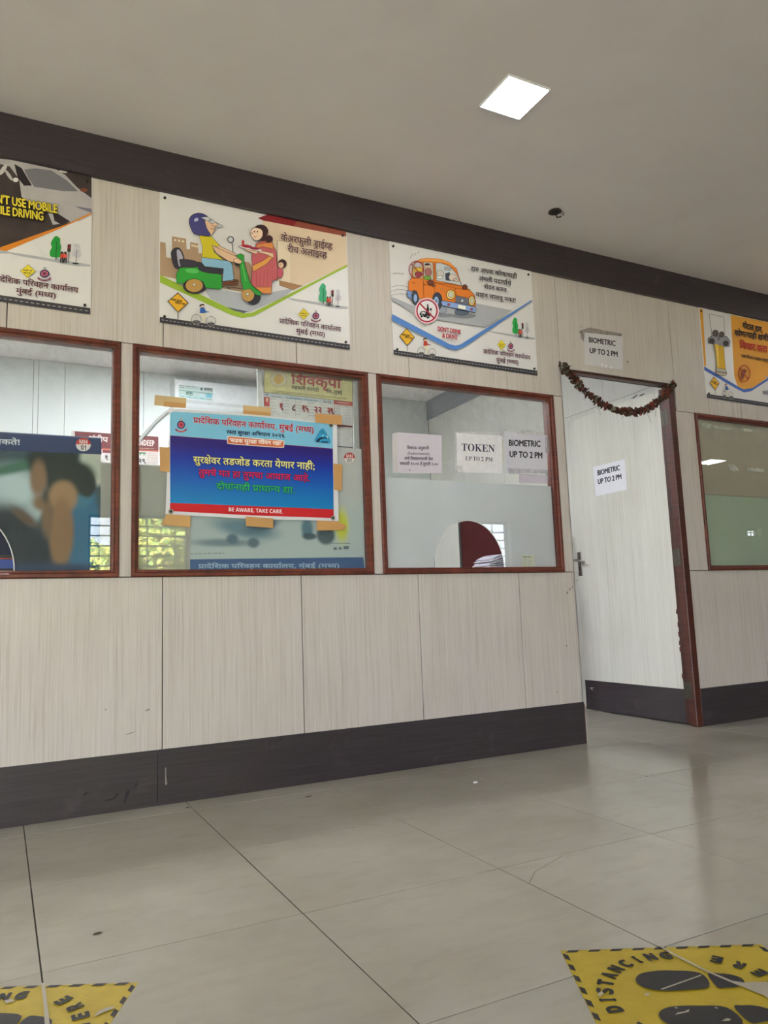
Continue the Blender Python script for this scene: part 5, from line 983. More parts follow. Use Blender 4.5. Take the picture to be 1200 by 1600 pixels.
# ------------------------------------------------------------------ wall calendars and air conditioner inside the office
CALY = 3.165
cp = lambda x, y: at(100+x*.15625, 650+y*.15625, 'y', CALY)
x0, x1, z1 = cp(76, 145).x, cp(944, 210).x, cp(944, 208).z
t = thing('wall_calendar', ((x0+x1)/2, CALY, z1-.62), 'maroon headed wall calendar on the far office wall between the left windows', 'calendar', None)
one('page', t, lambda b: b.bevbox(x0, x1, CALY, CALY+.004, z1-.62, z1, plain('calendar_paper', (198, 194, 190), .6), .0005))
A = Art(wall_place(100, 650, .15625, CALY), step=.00012, base=.0005)
A.poly([(108, 152), (944, 208), (944, 358), (376, 334), (108, 300)], (112, 52, 54)); A.poly([(376, 320), (944, 342), (944, 358), (376, 334)], (176, 84, 56))
A.text('SANDEEP', (703, 290), (903, 302), 56, (216, 208, 204), style='bold', bold=1); A.squiggle((735, 324), (905, 330), 9, (190, 160, 150), seed=2); A.text('संदीप', (250, 248), (440, 262), 46, (210, 200, 196), bold=3)
A.poly([(560, 356), (818, 364), (818, 392), (560, 386)], (52, 104, 62)); A.squiggle((740, 388), (812, 390), 18, (200, 214, 200), seed=3); A.poly([(385, 336), (470, 342), (470, 372), (385, 368)], (128, 60, 62))
for k in range(6): A.squiggle((835, 376+k*18), (940, 381+k*18), 5, (170, 120, 110), seed=20+k)
A.text('२९', (748, 468), (815, 472), 40, BLK, bold=2); A.text('१', (412, 434), (436, 436), 40, BLK, bold=2)
for k in range(5): A.squiggle((480, 560+k*60), (930, 585+k*60), 12, (150, 150, 146), seed=40+k)
A.build(t)
# yellow headed calendar hanging just behind the glass of window 2
CY = .075
cq = lambda x, y: at(390+x*.15833, 560+y*.15833, 'y', CY)
x0, x1, z0, z1 = cq(140, 300).x, cq(1016, 500).x, cq(1000, 882).z, cq(600, 105).z+.006
t = thing('wall_calendar', ((x0+x1)/2, CY, z0), 'yellow headed calendar with red dates hanging behind the upper glass above the banner', 'calendar')
CP = plain('calendar_paper_light', (214, 216, 218), .6)
one('page', t, lambda b: b.bevbox(x0, x1, CY, CY+.003, z0, z1, CP, .0004))
one('backing_strip', t, lambda b: b.bevbox(x0-.028, x0-.006, CY+.004, CY+.02, z0-.02, z1+.03, plain('pale_grey_strip', (196, 202, 202), .5), .001))
one('backing_strip', t, lambda b: (b.bevbox(x1+.004, x1+.046, CY+.004, CY+.02, z0-.06, z1+.03, plain('pale_grey_strip', (196, 202, 202), .5), .001)))
A = Art(wall_place(390, 560, .15833, CY), step=.00008, base=.0003)
A.poly([(143, 105), (600, 140), (1014, 200), (1014, 432), (143, 334)], (208, 204, 148))
A.line([(143, 334), (1014, 432)], 4, (70, 64, 50)); A.line([(143, 100), (143, 480)], 4, (90, 84, 66)); A.line([(1015, 190), (1018, 872)], 4, (90, 80, 80))
A.ell(288, 205, 80, 76, (222, 216, 190), out=(96, 90, 84), w=3, n=30); A.ell(288, 205, 66, 62, (214, 206, 170), out=(120, 110, 96), w=2, n=30); A.ell(288, 204, 48, 46, (206, 164, 56), out=(110, 80, 40), n=24)
for k in range(5): A.line([(258, 184+k*12), (318, 184+k*12)], 2.5, (130, 84, 36))
for k in range(20):
    a = k*math.pi/10; A.ell(288+73*math.cos(a), 205+69*math.sin(a), 2.6, 2.6, (90, 84, 80), n=6)
A.text('शिवकृपा', (412, 250), (905, 296), 84, (168, 44, 44), bold=4.5)
A.text('सहकारी पतपेढी', (414, 298), (684, 330), 30, (84, 80, 60), bold=1.2); A.text('लि.,मुंबई', (762, 338), (914, 358), 30, (84, 80, 60), bold=1.2)
for k in range(2): A.squiggle((220, 320+k*14), (960, 396+k*14-k*4), 7, (110, 104, 74), seed=50+k)
A.poly([(143, 336), (832, 414), (832, 452), (143, 376)], (186, 198, 210)); A.squiggle((210, 380), (315, 384), 10, (110, 112, 130), seed=71); A.squiggle((370, 392), (672, 424), 12, (60, 110, 150), seed=72)
A.text('२०२६', (728, 440), (806, 448), 26, (90, 80, 80), bold=1); A.text('२६', (155, 366), (186, 368), 20, (80, 80, 90), bold=1)
A.poly([(145, 380), (196, 384), (196, 476), (145, 470)], (176, 46, 40)); A.text('र', (160, 430), (184, 433), 36, (236, 220, 214), bold=2)
for k in range(6):
    x = 200+k*127; A.line([(x, 386+k*14), (x, 540+k*14)], 2.5, (140, 142, 150))
for k in range(5):
    for q in range(5): A.squiggle((208+k*127, 404+k*14+q*30), (262+k*127, 408+k*14+q*30), 6, (150, 152, 160), seed=100+k*9+q)
for s_, a, b_ in (('१', (300, 500), (324, 503)), ('८', (422, 512), (452, 516)), ('१५', (524, 520), (582, 526)), ('२२', (642, 534), (708, 540)), ('२९', (770, 544), (826, 550))):
    A.text(s_, a, b_, 56, (160, 40, 44) if s_ != '८' else (110, 36, 40), bold=4)
A.poly([(832, 412), (1014, 432), (1014, 472), (832, 454)], (160, 46, 50)); A.squiggle((862, 436), (980, 448), 9, (226, 200, 196), seed=201); A.squiggle((840, 456), (1006, 470), 6, (220, 190, 190), seed=202)
A.line([(835, 456), (838, 560)], 3, (150, 60, 60)); A.poly([(862, 652), (1014, 664), (1014, 682), (862, 672)], (110, 50, 56)); A.poly([(862, 862), (1020, 876), (1020, 886), (862, 874)], (80, 80, 84))
for k in range(11):
    y = 478+k*16; A.squiggle((845, y), (890, y+4), 5, (100, 96, 100), seed=300+k); A.squiggle((940, y+8), (1006, y+12), 4, (130, 126, 130), seed=330+k); A.ell(930, y+7, 3, 3, (90, 90, 90), n=6)
for k in range(10):
    y = 692+k*18; A.squiggle((862, y), (896, y+3), 5, (100, 96, 100), seed=360+k); A.squiggle((945, y+6), (1008, y+10), 4, (130, 126, 130), seed=380+k); A.ell(932, y+5, 3, 3, (90, 90, 90), n=6)
A.build(t)
# split air conditioner on the far wall
AX0, AX1, AZ0, AZ1 = 1.26, 2.14, 2.475, 2.755
t = thing('air_conditioner', ((AX0+AX1)/2, 3.165, AZ0), 'white split air conditioner with a green energy sticker high on the far office wall', 'air conditioner')
ACW = plain('air_conditioner_plastic', (222, 228, 230), .35, var=.01)
def acb(b):
    prof = [(3.168, AZ0+.03), (3.168, AZ1), (3.02, AZ1), (2.975, AZ1-.02), (2.962, AZ1-.07), (2.962, AZ0+.10), (2.985, AZ0+.04), (3.03, AZ0)]
    n = len(prof); b.add([(x, y, z) for x in (AX0, AX1) for y, z in prof], [tuple(range(n)), tuple(range(n, 2*n))[::-1]]+[(i, (i+1) % n, n+(i+1) % n, n+i) for i in range(n)], ACW)
cas = one('casing', t, acb)
one('air_flap', cas, lambda b: b.prism([(2.967, AZ0+.088), (2.972, AZ0+.088), (3.018, AZ0+.006), (3.012, AZ0+.004)], lambda y, z: (AX0+.05, y-.004, z), lambda y, z: (AX1-.05, y-.004, z), plain('air_flap_plastic', (206, 212, 214), .4)))
A = Art(wall_place(200, 530, .18333, 2.961), step=.0002, base=.0004)
A.poly([(432, 384), (724, 420), (722, 528), (432, 490)], (188, 210, 206)); A.poly([(434, 432), (724, 464), (724, 470), (434, 437)], (96, 146, 132)); A.poly([(494, 446), (550, 452), (550, 480), (494, 474)], (96, 132, 124)); A.poly([(666, 466), (714, 470), (714, 498), (666, 494)], (110, 190, 214)); A.poly([(434, 474), (664, 496), (664, 522), (434, 490)], (178, 214, 214)); A.poly([(612, 470), (655, 474), (655, 490), (612, 486)], (190, 220, 232))
A.poly([(440, 392), (474, 396), (474, 416), (440, 412)], (110, 120, 120)); A.poly([(445, 397), (469, 400), (469, 411), (445, 408)], (214, 220, 220)); A.poly([(650, 412), (720, 420), (720, 446), (650, 438)], (104, 112, 112)); A.ell(627, 424, 11, 12, (90, 98, 98), n=14)
A.squiggle((484, 402), (596, 412), 7, (120, 130, 128), seed=400); A.squiggle((484, 416), (590, 426), 5, (150, 156, 152), seed=401); A.squiggle((662, 436), (714, 441), 10, (190, 200, 198), seed=402); A.squiggle((500, 470), (545, 474), 9, (180, 206, 198), seed=403)
for k in range(5): A.squiggle((444+k*56, 488+k*6), (484+k*56, 492+k*6), 6, (100, 130, 128), seed=410+k)
A.build(t)
one('pipe', t, lambda b: b.tube([(AX0+.02, 3.15, AZ0+.06), (AX0-.10, 3.15, AZ0-.05), (AX0-.30, 3.15, AZ0-.30), (AX0-.52, 3.15, AZ0-.52)], .014, plain('pipe_tape', (176, 180, 176), .6), 8))

# ------------------------------------------------------------------ blue banner taped to window 2
FY = GY-.0022
t = thing('taped_banner', (at(395, 730, 'y', FY).x, FY, at(395, 815, 'y', FY).z), 'blue and red office banner reading BE AWARE, TAKE CARE taped to the glass', 'banner')
pl = wall_place(190, 530, .34167, FY)
VINYL = plain('white_vinyl', (216, 216, 222), .35, var=.02, scale=5)
mb = MB(); q = [(196, 318), (400, 322), (600, 345), (800, 368), (985, 386), (990, 600), (993, 830), (800, 818), (500, 812), (222, 802), (222, 795), (206, 600)]
q = [(222, 318), (600, 344), (985, 386), (993, 832), (600, 822), (200, 800)]
mb.prism(q, lambda x, y: pl(x, y, .0006), lambda x, y: pl(x, y, -.0004), VINYL); mb.build('sheet', t)
A = Art(pl, step=.00005, base=.0008)
A.poly([(222, 330), (600, 352), (966, 390), (966, 500), (600, 470), (222, 440)], (124, 190, 222))
nt = NT('printed_blue_fade'); g = nt.n('ShaderNodeNewGeometry'); sx = nt.n('ShaderNodeSeparateXYZ'); nt.l(g.outputs['Position'], sx.inputs[0])
za, zb_ = at(395, 700, 'y', FY).z, at(395, 790, 'y', FY).z
k_ = nt.math('DIVIDE', nt.math('SUBTRACT', za, sx.outputs[2]), za-zb_, clamp=True)
nt.bsdf(nt.ramp(k_, [(0, rgb((40, 26, 118))), (.25, rgb((22, 48, 160))), (.6, rgb((12, 92, 184))), (1, rgb((10, 128, 192)))]), .35, spec=.4)
A._add([(222, 440), (600, 470), (966, 500), (970, 778), (222, 748)], [(0, 1, 2, 3, 4)], nt.m)
A.poly([(222, 440), (966, 500), (966, 503), (222, 443)], (120, 30, 90))
A.poly([(222, 748), (970, 778), (971, 818), (600, 806), (220, 786)], (200, 32, 40))
A.text('प्रादेशिक परिवहन कार्यालय, मुंबई (मध्य)', (328, 382), (878, 428), 24, (190, 28, 52), bold=.6, halo=(240, 226, 232), hw=1.6)
A.text('रस्ता सुरक्षा अभियान २०२६', (480, 432), (745, 450), 15, (24, 26, 70), bold=.9)
rr = smooth_pts([(484, 460), (487, 447), (498, 444), (620, 455), (734, 464), (742, 472), (741, 488), (730, 495), (610, 487), (495, 478), (485, 472)], True, 3)
A.poly(rr, (206, 108, 72), (240, 224, 214), 3)
A.text('‘सडक सुरक्षा जीवन रक्षा’', (494, 470), (733, 485), 16, (246, 232, 222), bold=.8)
A.text('सुरक्षेवर तडजोड करता येणार नाही;', (328, 565), (882, 596), 28, (232, 226, 150), bold=.9, halo=(20, 22, 40), hw=2.6)
A.text('तुमचे मत हा तुमचा आवाज आहे.', (353, 622), (860, 650), 26, (208, 36, 96), bold=.9, halo=(24, 20, 60), hw=2.6)
A.text('दोघांनाही प्राधान्य द्या.', (434, 685), (790, 704), 26, (46, 176, 104), bold=.9, halo=(14, 40, 40), hw=2.4)
A.text('BE AWARE, TAKE CARE.', (490, 787), (737, 797), 17, (240, 232, 232), style='bold')
emblem(A, 272, 396, .92, (186, 36, 56), (38, 30, 96))
A.poly(smooth_pts([(918, 412), (926, 414), (953, 462), (951, 474), (940, 476), (895, 470), (884, 464), (886, 456), (910, 416)], True, 3), (46, 152, 200), (20, 60, 110), 1.6)
A.poly([(888, 470), (896, 456), (912, 448), (926, 448), (940, 452), (940, 456), (922, 454), (908, 460), (902, 471)], (20, 34, 70)); A.ell(918, 428, 6, 6, None, out=(20, 60, 110), w=2, n=14); A.ell(920, 440, 5, 5, (120, 196, 220), n=12); A.poly([(914, 466), (944, 468), (944, 473), (914, 471)], (20, 34, 70)); A.line([(938, 440), (942, 452)], 3, (230, 230, 230))
A.build(t)
for cx, cy in ((958, 394), (226, 788), (967, 817), (222, 326)):
    c = pl(cx, cy, 0)
    def eye(b, c=c):
        vs = []; fs = []; N = 20
        for k in range(N):
            a = 2*math.pi*k/N
            for r, y in ((.0115, -.0009), (.011, -.0024), (.0075, -.0026), (.0052, -.0014)): vs.append((c[0]+r*math.cos(a), c[1]+y, c[2]+r*math.sin(a)))
        for k in range(N):
            for j in range(3): fs.append((4*k+j, 4*((k+1) % N)+j, 4*((k+1) % N)+j+1, 4*k+j+1))
        b.add(vs, fs, STEEL if cy > 330 else VINYL); b.tube([(c[0], c[1]-.0014, c[2]), (c[0], c[1]-.0008, c[2])], .0052, BLACK if cy > 330 else VINYL, 12)
    one('eyelet', t, eye)
TAPE = plain('brown_parcel_tape', (196, 150, 96), .28, var=.05, scale=8); TAPE2 = plain('pale_parcel_tape', (206, 178, 132), .28, var=.05, scale=8)
for label, qs in (
    ('brown tape strip at the top left corner of the blue banner', [[(242, 617), (291, 622), (290, 638), (241, 633)], [(256, 627), (291, 630), (290, 638), (255, 635)]]),
    ('brown tape strip at the middle of the banner top edge', [[(380, 633), (423, 637), (423, 650), (380, 646)], [(381, 641), (423, 645), (423, 650), (380, 646.5)]]),
    ('brown tape strip at the top right corner of the blue banner', [[(492, 646), (534, 649), (534, 664), (493, 660)]]),
    ('brown tape strip on the left edge of the blue banner', [[(249, 698), (265, 699), (265, 738), (250, 736)]]),
    ('brown tape strip on the right edge of the blue banner', [[(521, 724), (535, 726), (534, 767), (522, 765)]]),
    ('brown tape strip under the bottom left corner of the blue banner', [[(260, 803), (298, 806), (297, 824), (252, 820)]]),
    ('brown tape strip at the middle of the banner bottom edge', [[(384, 807), (427, 810), (427, 825), (384, 822)]]),
    ('brown tape strip under the bottom right corner of the blue banner', [[(495, 813), (530, 815), (541, 822), (538, 828), (495, 829)]])):
    ex = wall_place(0, 0, 1, FY)
    mb = MB()
    for k, qq in enumerate(qs): mb.prism(qq, lambda x, y: ex(x, y, .0064+k*.0004), lambda x, y: ex(x, y, .0061+k*.0004), TAPE2 if k == 0 and len(qs) > 1 else TAPE)
    o = mb.build('tape_strip'); tag(o, label, 'tape', 'brown tapes holding the banner')

# ------------------------------------------------------------------ paper notices
CLEAR = m_cleartape('clear_tape', (216, 216, 214), .3)
def notice(label, sc, sheetpts, mat=PAPER, name='paper_notice', y=FY):
    pl = wall_place(*sc, y)
    c = pl(sum(p[0] for p in sheetpts)/len(sheetpts), max(p[1] for p in sheetpts), 0)
    t = thing(name, c, label, 'notice')
    mb = MB(); mb.prism(sheetpts, lambda x, yy: pl(x, yy, .0004), lambda x, yy: pl(x, yy, -.0001), mat); mb.build('sheet', t)
    return t, Art(pl, step=.00004, base=.0005)
C7 = (580, 570, .26667)
PINK = plain('pinkish_paper', (206, 198, 212), .7, var=.02)
t, A = notice('pale pink printed office hours notice at the left of the third window', C7, [(150, 396), (412, 412), (414, 636), (155, 632), (128, 628), (122, 404)], PINK)
A.poly([(124, 404), (155, 398), (158, 632), (130, 628)], (200, 194, 200))
A.text('शिकाऊ अनुज्ञप्ती', (210, 494), (338, 497), 15, (74, 66, 84), bold=.7); A.text('(Endorsement)', (212, 526), (342, 530), 17, (74, 66, 84), style='serif')
A.text('अर्ज स्विकारण्याची वेळ', (194, 556), (362, 560), 15, (74, 66, 84), bold=.7); A.text('सकाळी १०.०० ते दुपारी २.००', (168, 586), (390, 591), 15, (74, 66, 84), bold=.7); A.ell(225, 617, 4, 4, BLK, n=8)
A.build(t)
t, A = notice('white notice reading TOKEN UP TO 2 PM on the third window', C7, [(500, 398), (766, 412), (766, 634), (505, 630)])
A.text('TOKEN', (530, 503), (724, 512), 42, (44, 44, 74), style='serif', cap=.68); A.text('UP TO 2 PM', (552, 560), (711, 567), 24, (44, 44, 70), style='serif', cap=.68); A.build(t)
t, A = notice('lavender notice reading BIOMETRIC UP TO 2 PM at the right of the third window', C7, [(778, 396), (1030, 414), (1034, 634), (790, 636)], plain('lavender_paper', (204, 202, 216), .7, var=.02))
A.text('BIOMETRIC', (808, 474), (991, 480), 35, (40, 40, 52), bold=1.6); A.text('UP TO 2 PM', (812, 540), (1002, 548), 35, (40, 40, 52), bold=1.6); A.build(t)
t, A = notice('small lavender paper scrap below the biometric notice on the third window', C7, [(865, 640), (1034, 650), (1034, 696), (865, 690)], plain('lavender_paper_dim', (198, 190, 206), .7, var=.03), 'paper_scrap')
t, A = notice('small printed label stuck low on the third window before the paper bundle', (680, 800, .18333), [(738, 368), (842, 366), (846, 466), (738, 462)], plain('label_paper', (192, 196, 180), .7, var=.02), 'paper_label')
A.squiggle((750, 388), (826, 386), 10, (90, 92, 90), seed=500)
for k in range(4): A.squiggle((746, 408+k*14), (776, 408+k*14), 5, (120, 122, 118), seed=510+k); A.squiggle((786, 412+k*14), (832, 411+k*14), 6, (140, 142, 136), seed=520+k)
A.build(t)
C4 = (840, 420, .3)
t, A = notice('creased white notice reading BIOMETRIC UP TO 2 PM on the wall above the doorway', C4, [(241, 330), (442, 350), (444, 526), (330, 512), (246, 496)], plain('wall_notice_paper', (206, 204, 210), .6, var=.03), y=-.0008)
A.text('BIOMETRIC', (268, 382), (405, 402), 27, (44, 40, 46), bold=1.2); A.text('UP TO 2 PM', (272, 438), (416, 458), 27, (44, 40, 46), bold=1.2)
for x, y in ((336, 498), (356, 506), (384, 512)): A.poly([(x-5, y-6), (x+6, y-4), (x+2, y+10), (x-4, y+4)], (232, 232, 236))
A.build(t)
mb = MB(); pl = wall_place(*C4, -.0008)
mb.prism([(222, 322), (268, 306), (440, 338), (438, 352), (246, 332), (240, 380), (226, 360)], lambda x, y: pl(x, y, .0012), lambda x, y: pl(x, y, .0008), m_cleartape('wrinkled_clear_tape', (170, 162, 154), .4)); tag(mb.build('tape_strip'), 'wrinkled clear tape along the top of the wall notice above the doorway', 'tape')
# notice on the open door leaf
def leaf_place(ox, oy, sc, X=3.6995):
    def f(x, y, lift): p = at(ox+x*sc, oy+y*sc, 'x', X-lift); return tuple(p)
    return f
pl = leaf_place(850, 560, .29167)
qd = [(262, 582), (432, 540), (444, 702), (278, 738)]
c = pl(350, 720, 0)
t = thing('paper_notice', c, 'tilted white notice reading BIOMETRIC UP TO 2 PM on the open door', 'notice')
mb = MB(); mb.prism(qd, lambda x, y: pl(x, y, .0005), lambda x, y: pl(x, y, 0), plain('door_notice_paper', (222, 222, 232), .6, var=.02)); mb.build('sheet', t)
A = Art(pl, step=.00005, base=.0007, up=(-.05, -1)); A.text('BIOMETRIC', (288, 627), (406, 598), 27, (40, 44, 60), bold=1.3); A.text('UP TO 2 PM', (290, 674), (414, 645), 27, (40, 44, 60), bold=1.3); A.build(t)

# ------------------------------------------------------------------ things on the inner counter
b = MB()
for a, c in ((WX[0][0], WX[2][1]+.02),): b.bevbox(a, c, .09, .40, .905, .945, LAMI_IN, .002)
tag(b.build('inner_counter'), 'pale laminate counter shelf inside behind the windows', 'counter')
r = random.Random(11)
t = thing('paper_bundle', (2.42, .17, .945), 'loose bundle of stacked papers lying behind the third window', 'papers')
PAPS = [plain('bundle_paper', (206, 202, 216), .7), plain('bundle_paper', (176, 172, 188), .7), plain('bundle_paper', (216, 214, 222), .7)]
for k in range(14):
    z = .947+k*.0052; x0 = 2.345+r.uniform(-.012, .03); x1 = 2.70+r.uniform(-.05, .0)-k*.002; y0 = .096+r.uniform(0, .02); y1 = y0+.16
    ph = r.uniform(-.3, .3); N = 12
    def sheet_fn(b):
        top = []
        for i in range(N+1):
            u = i/N; x = x0+(x1-x0)*u
            h = z*1+.006*math.sin(u*math.pi)*(k/5)+.003*math.sin(9*u+ph*9)*min(1, k/4)-(.012*k/14)*abs(2*u-1)**3-(.02*(k/14)*(u > .75)*(u-.75)*4)
            top.append((x, max(.9458+.0006*k, h)))
        vs = []
        for x, h in top: vs += [(x, y0+ph*.02, h), (x, y1, h+.002), (x, y0+ph*.02, h+.0028), (x, y1, h+.0048)]
        fs = [(0, 1, 3, 2), (4*N, 4*N+2, 4*N+3, 4*N+1)]
        for i in range(N):
            a = 4*i; c = a+4; fs += [(a, c, c+1, a+1), (a+2, a+3, c+3, c+2), (a, a+2, c+2, c), (a+1, c+1, c+3, a+3)]
        b.add(vs, fs, PAPS[k % 3])
    one('paper_sheaf', t, sheet_fn)
MAROON = plain('maroon_paint', (104, 22, 38), .45, var=.05, scale=6)
cx0 = at(721, 850, 'y', 1.2).x
t = thing('maroon_screen', (cx0+.36, 1.21, 0), 'maroon standing screen in the office, seen through the arched opening of the third window', 'screen')
one('board', t, lambda b: b.bevbox(cx0, cx0+.72, 1.203, 1.222, .08, 1.40, MAROON, .003))
one('edge_trim', t, lambda b: (b.bevbox(cx0-.004, cx0, 1.200, 1.225, .08, 1.404, BLACK, .0005), b.bevbox(cx0-.004, cx0+.724, 1.200, 1.225, 1.404, 1.412, BLACK, .0005)))
for xx in (cx0+.10, cx0+.62): one('foot', t, lambda b: (b.bevbox(xx-.02, xx+.02, 1.03, 1.40, 0, .03, BLACK, .004), b.bevbox(xx-.015, xx+.015, 1.2, 1.225, .03, .08, BLACK, .002)))
t = thing('computer_monitor', (-.16, .25, .945), 'dark monitor seen through the cut opening of the leftmost window', 'monitor')
SCR = plain('navy_screen', (18, 24, 52), .25)
one('display', t, lambda b: (b.bevbox(-.42, .115, .225, .255, 0.948, 1.36, BLACK, .004), b.box(-.41, .105, .2235, .2249, 1.03, 1.35, SCR)))
one('coloured_strip', t, lambda b: (b.box(-.41, .105, .2225, .2249, .975, 1.012, plain('strip_blue', (34, 66, 140), .4)), b.box(-.41, .105, .2225, .2249, 1.014, 1.018, plain('strip_red', (170, 50, 40), .4))))
one('stand', t, lambda b: (b.bevbox(-.22, -.16, .256, .28, .955, 1.1, BLACK, .002), b.bevbox(-.30, -.08, .18, .32, .945, .956, BLACK, .002)))
# ------------------------------------------------------------------ dried garland across the doorway
gp = [(140, 55), (180, 100), (230, 158), (270, 208), (300, 238), (330, 270), (375, 297), (410, 333), (480, 360), (540, 388), (600, 402), (650, 408), (710, 398), (760, 386), (820, 352), (850, 322), (905, 280), (935, 240), (962, 200)]
gp = [at(850+x*.20833, 560+y*.20833, 'y', -.05) for x, y in gp]

gd = thing('dried_garland', gp[0], 'dried brown flower and leaf garland strung across the top of the doorway', 'garland')
one('string', gd, lambda b: b.tube([p for p in gp], .0022, plain('jute_string', (96, 74, 52), .9), 6))
RUST = plain('dried_rust_petal', (104, 48, 36), .9, var=.35, scale=60); BRN = plain('dried_brown_petal', (70, 48, 40), .9, var=.35, scale=60); OLV = plain('dried_olive_leaf', (78, 74, 56), .9, var=.3, scale=60); GRL = plain('dried_grey_leaf', (116, 110, 92), .9, var=.2, scale=60)
r = random.Random(5)
def clump(mats, n=34, R=.021):
    b = MB()
    for k in range(n):
        d = Vector((r.gauss(0, 1), r.gauss(0, 1), r.gauss(0, 1))).normalized()
        a = d.cross(Vector((r.random(), r.random(), r.random()))).normalized(); c = d.cross(a)
        s = R*r.uniform(.35, .75); o = d*R*r.uniform(.15, .62); w = s*r.uniform(.35, .7)
        b.add([o-a*w*.6, o+a*w*.6, o+d*s*.6+a*w+c*s*.2, o+d*s+c*s*.35, o+d*s*.6-a*w+c*s*.2], [(0, 1, 2, 3, 4)], r.choice(mats))
    return b
protos = [clump([RUST, RUST, BRN]), clump([BRN, RUST, OLV]), clump([RUST, BRN, BRN]), clump([OLV, GRL, BRN])]
seg = []
for a, c in zip(gp[:-1], gp[1:]): seg.append((a, c, (c-a).length))
tot = sum(s[2] for s in seg); NCL = 44; pm = {}
for k in range(NCL):
    d = tot*k/(NCL-1); q = 0
    while q < len(seg)-1 and d > seg[q][2]: d -= seg[q][2]; q += 1
    p = seg[q][0].lerp(seg[q][1], min(1, d/seg[q][2]))
    i = 3 if k % 6 == 0 or k == 1 else r.randrange(3)
    if i not in pm:
        o = protos[i].build('dried_flower', None, fix=False); pm[i] = o.data
    else: o = bpy.data.objects.new('dried_flower', pm[i]); COL.objects.link(o)
    o.parent = gd; o.location = p-gd.location; o.rotation_euler = [r.uniform(0, 6.28) for _ in range(3)]
    s = r.uniform(1.0, 1.5)*(1.25 if k in (0, NCL-1) else 1); o.scale = (s, s, s)
def straw(b):
    for k in range(26):
        p = gp[r.randrange(len(gp))] + Vector((r.uniform(-.02, .02), r.uniform(-.01, 0), r.uniform(-.01, .01)))
        b.tube([p, p+Vector((r.uniform(-.03, .03), r.uniform(-.015, .0), r.uniform(-.05, .01))), p+Vector((r.uniform(-.04, .04), r.uniform(-.015, .0), r.uniform(-.07, .02)))], .0009, OLV, 4)
one('straw_ends', gd, straw)

# clear tape and old glue left on the glass
def patches(label, sc, polys, y, mat):
    pl = wall_place(*sc, y); mb = MB()
    for q in polys: mb.prism(q, lambda x, yy: pl(x, yy, .0016), lambda x, yy: pl(x, yy, .0013), mat)
    o = mb.build('tape_residue'); o['kind'] = 'stuff'; tag(o, label, 'tape residue')
patches('wrinkled clear tape remains around the lavender biometric notice', C7, [[(850, 376), (1025, 392), (1026, 414), (852, 402)], [(752, 374), (800, 378), (782, 392), (768, 420), (750, 408)], [(800, 606), (1038, 616), (1040, 650), (806, 640)], [(1018, 420), (1046, 424), (1048, 520), (1020, 515)]], GY-.0015, m_cleartape('clear_tape_remains', (190, 188, 190), .2))
patches('clear tape remains around the TOKEN notice', C7, [[(486, 386), (772, 404), (772, 416), (486, 398)], [(486, 398), (500, 398), (506, 640), (490, 640)], [(500, 590), (530, 590), (534, 640), (500, 636)]], GY-.0015, m_cleartape('clear_tape_soft', (214, 216, 216), .22))
patches('pale glue patches along the top of the rightmost window', (1080, 640, .1626), [[(92, 126), (200, 140), (196, 180), (94, 172)], [(214, 154), (376, 176), (386, 200), (220, 182)], [(470, 178), (606, 192), (604, 214), (474, 204)], [(348, 530), (420, 532), (458, 580), (440, 592), (372, 580)], [(535, 560), (700, 570), (700, 604), (540, 590)]], GY-.0015, m_cleartape('old_glue', (224, 230, 214), .3))

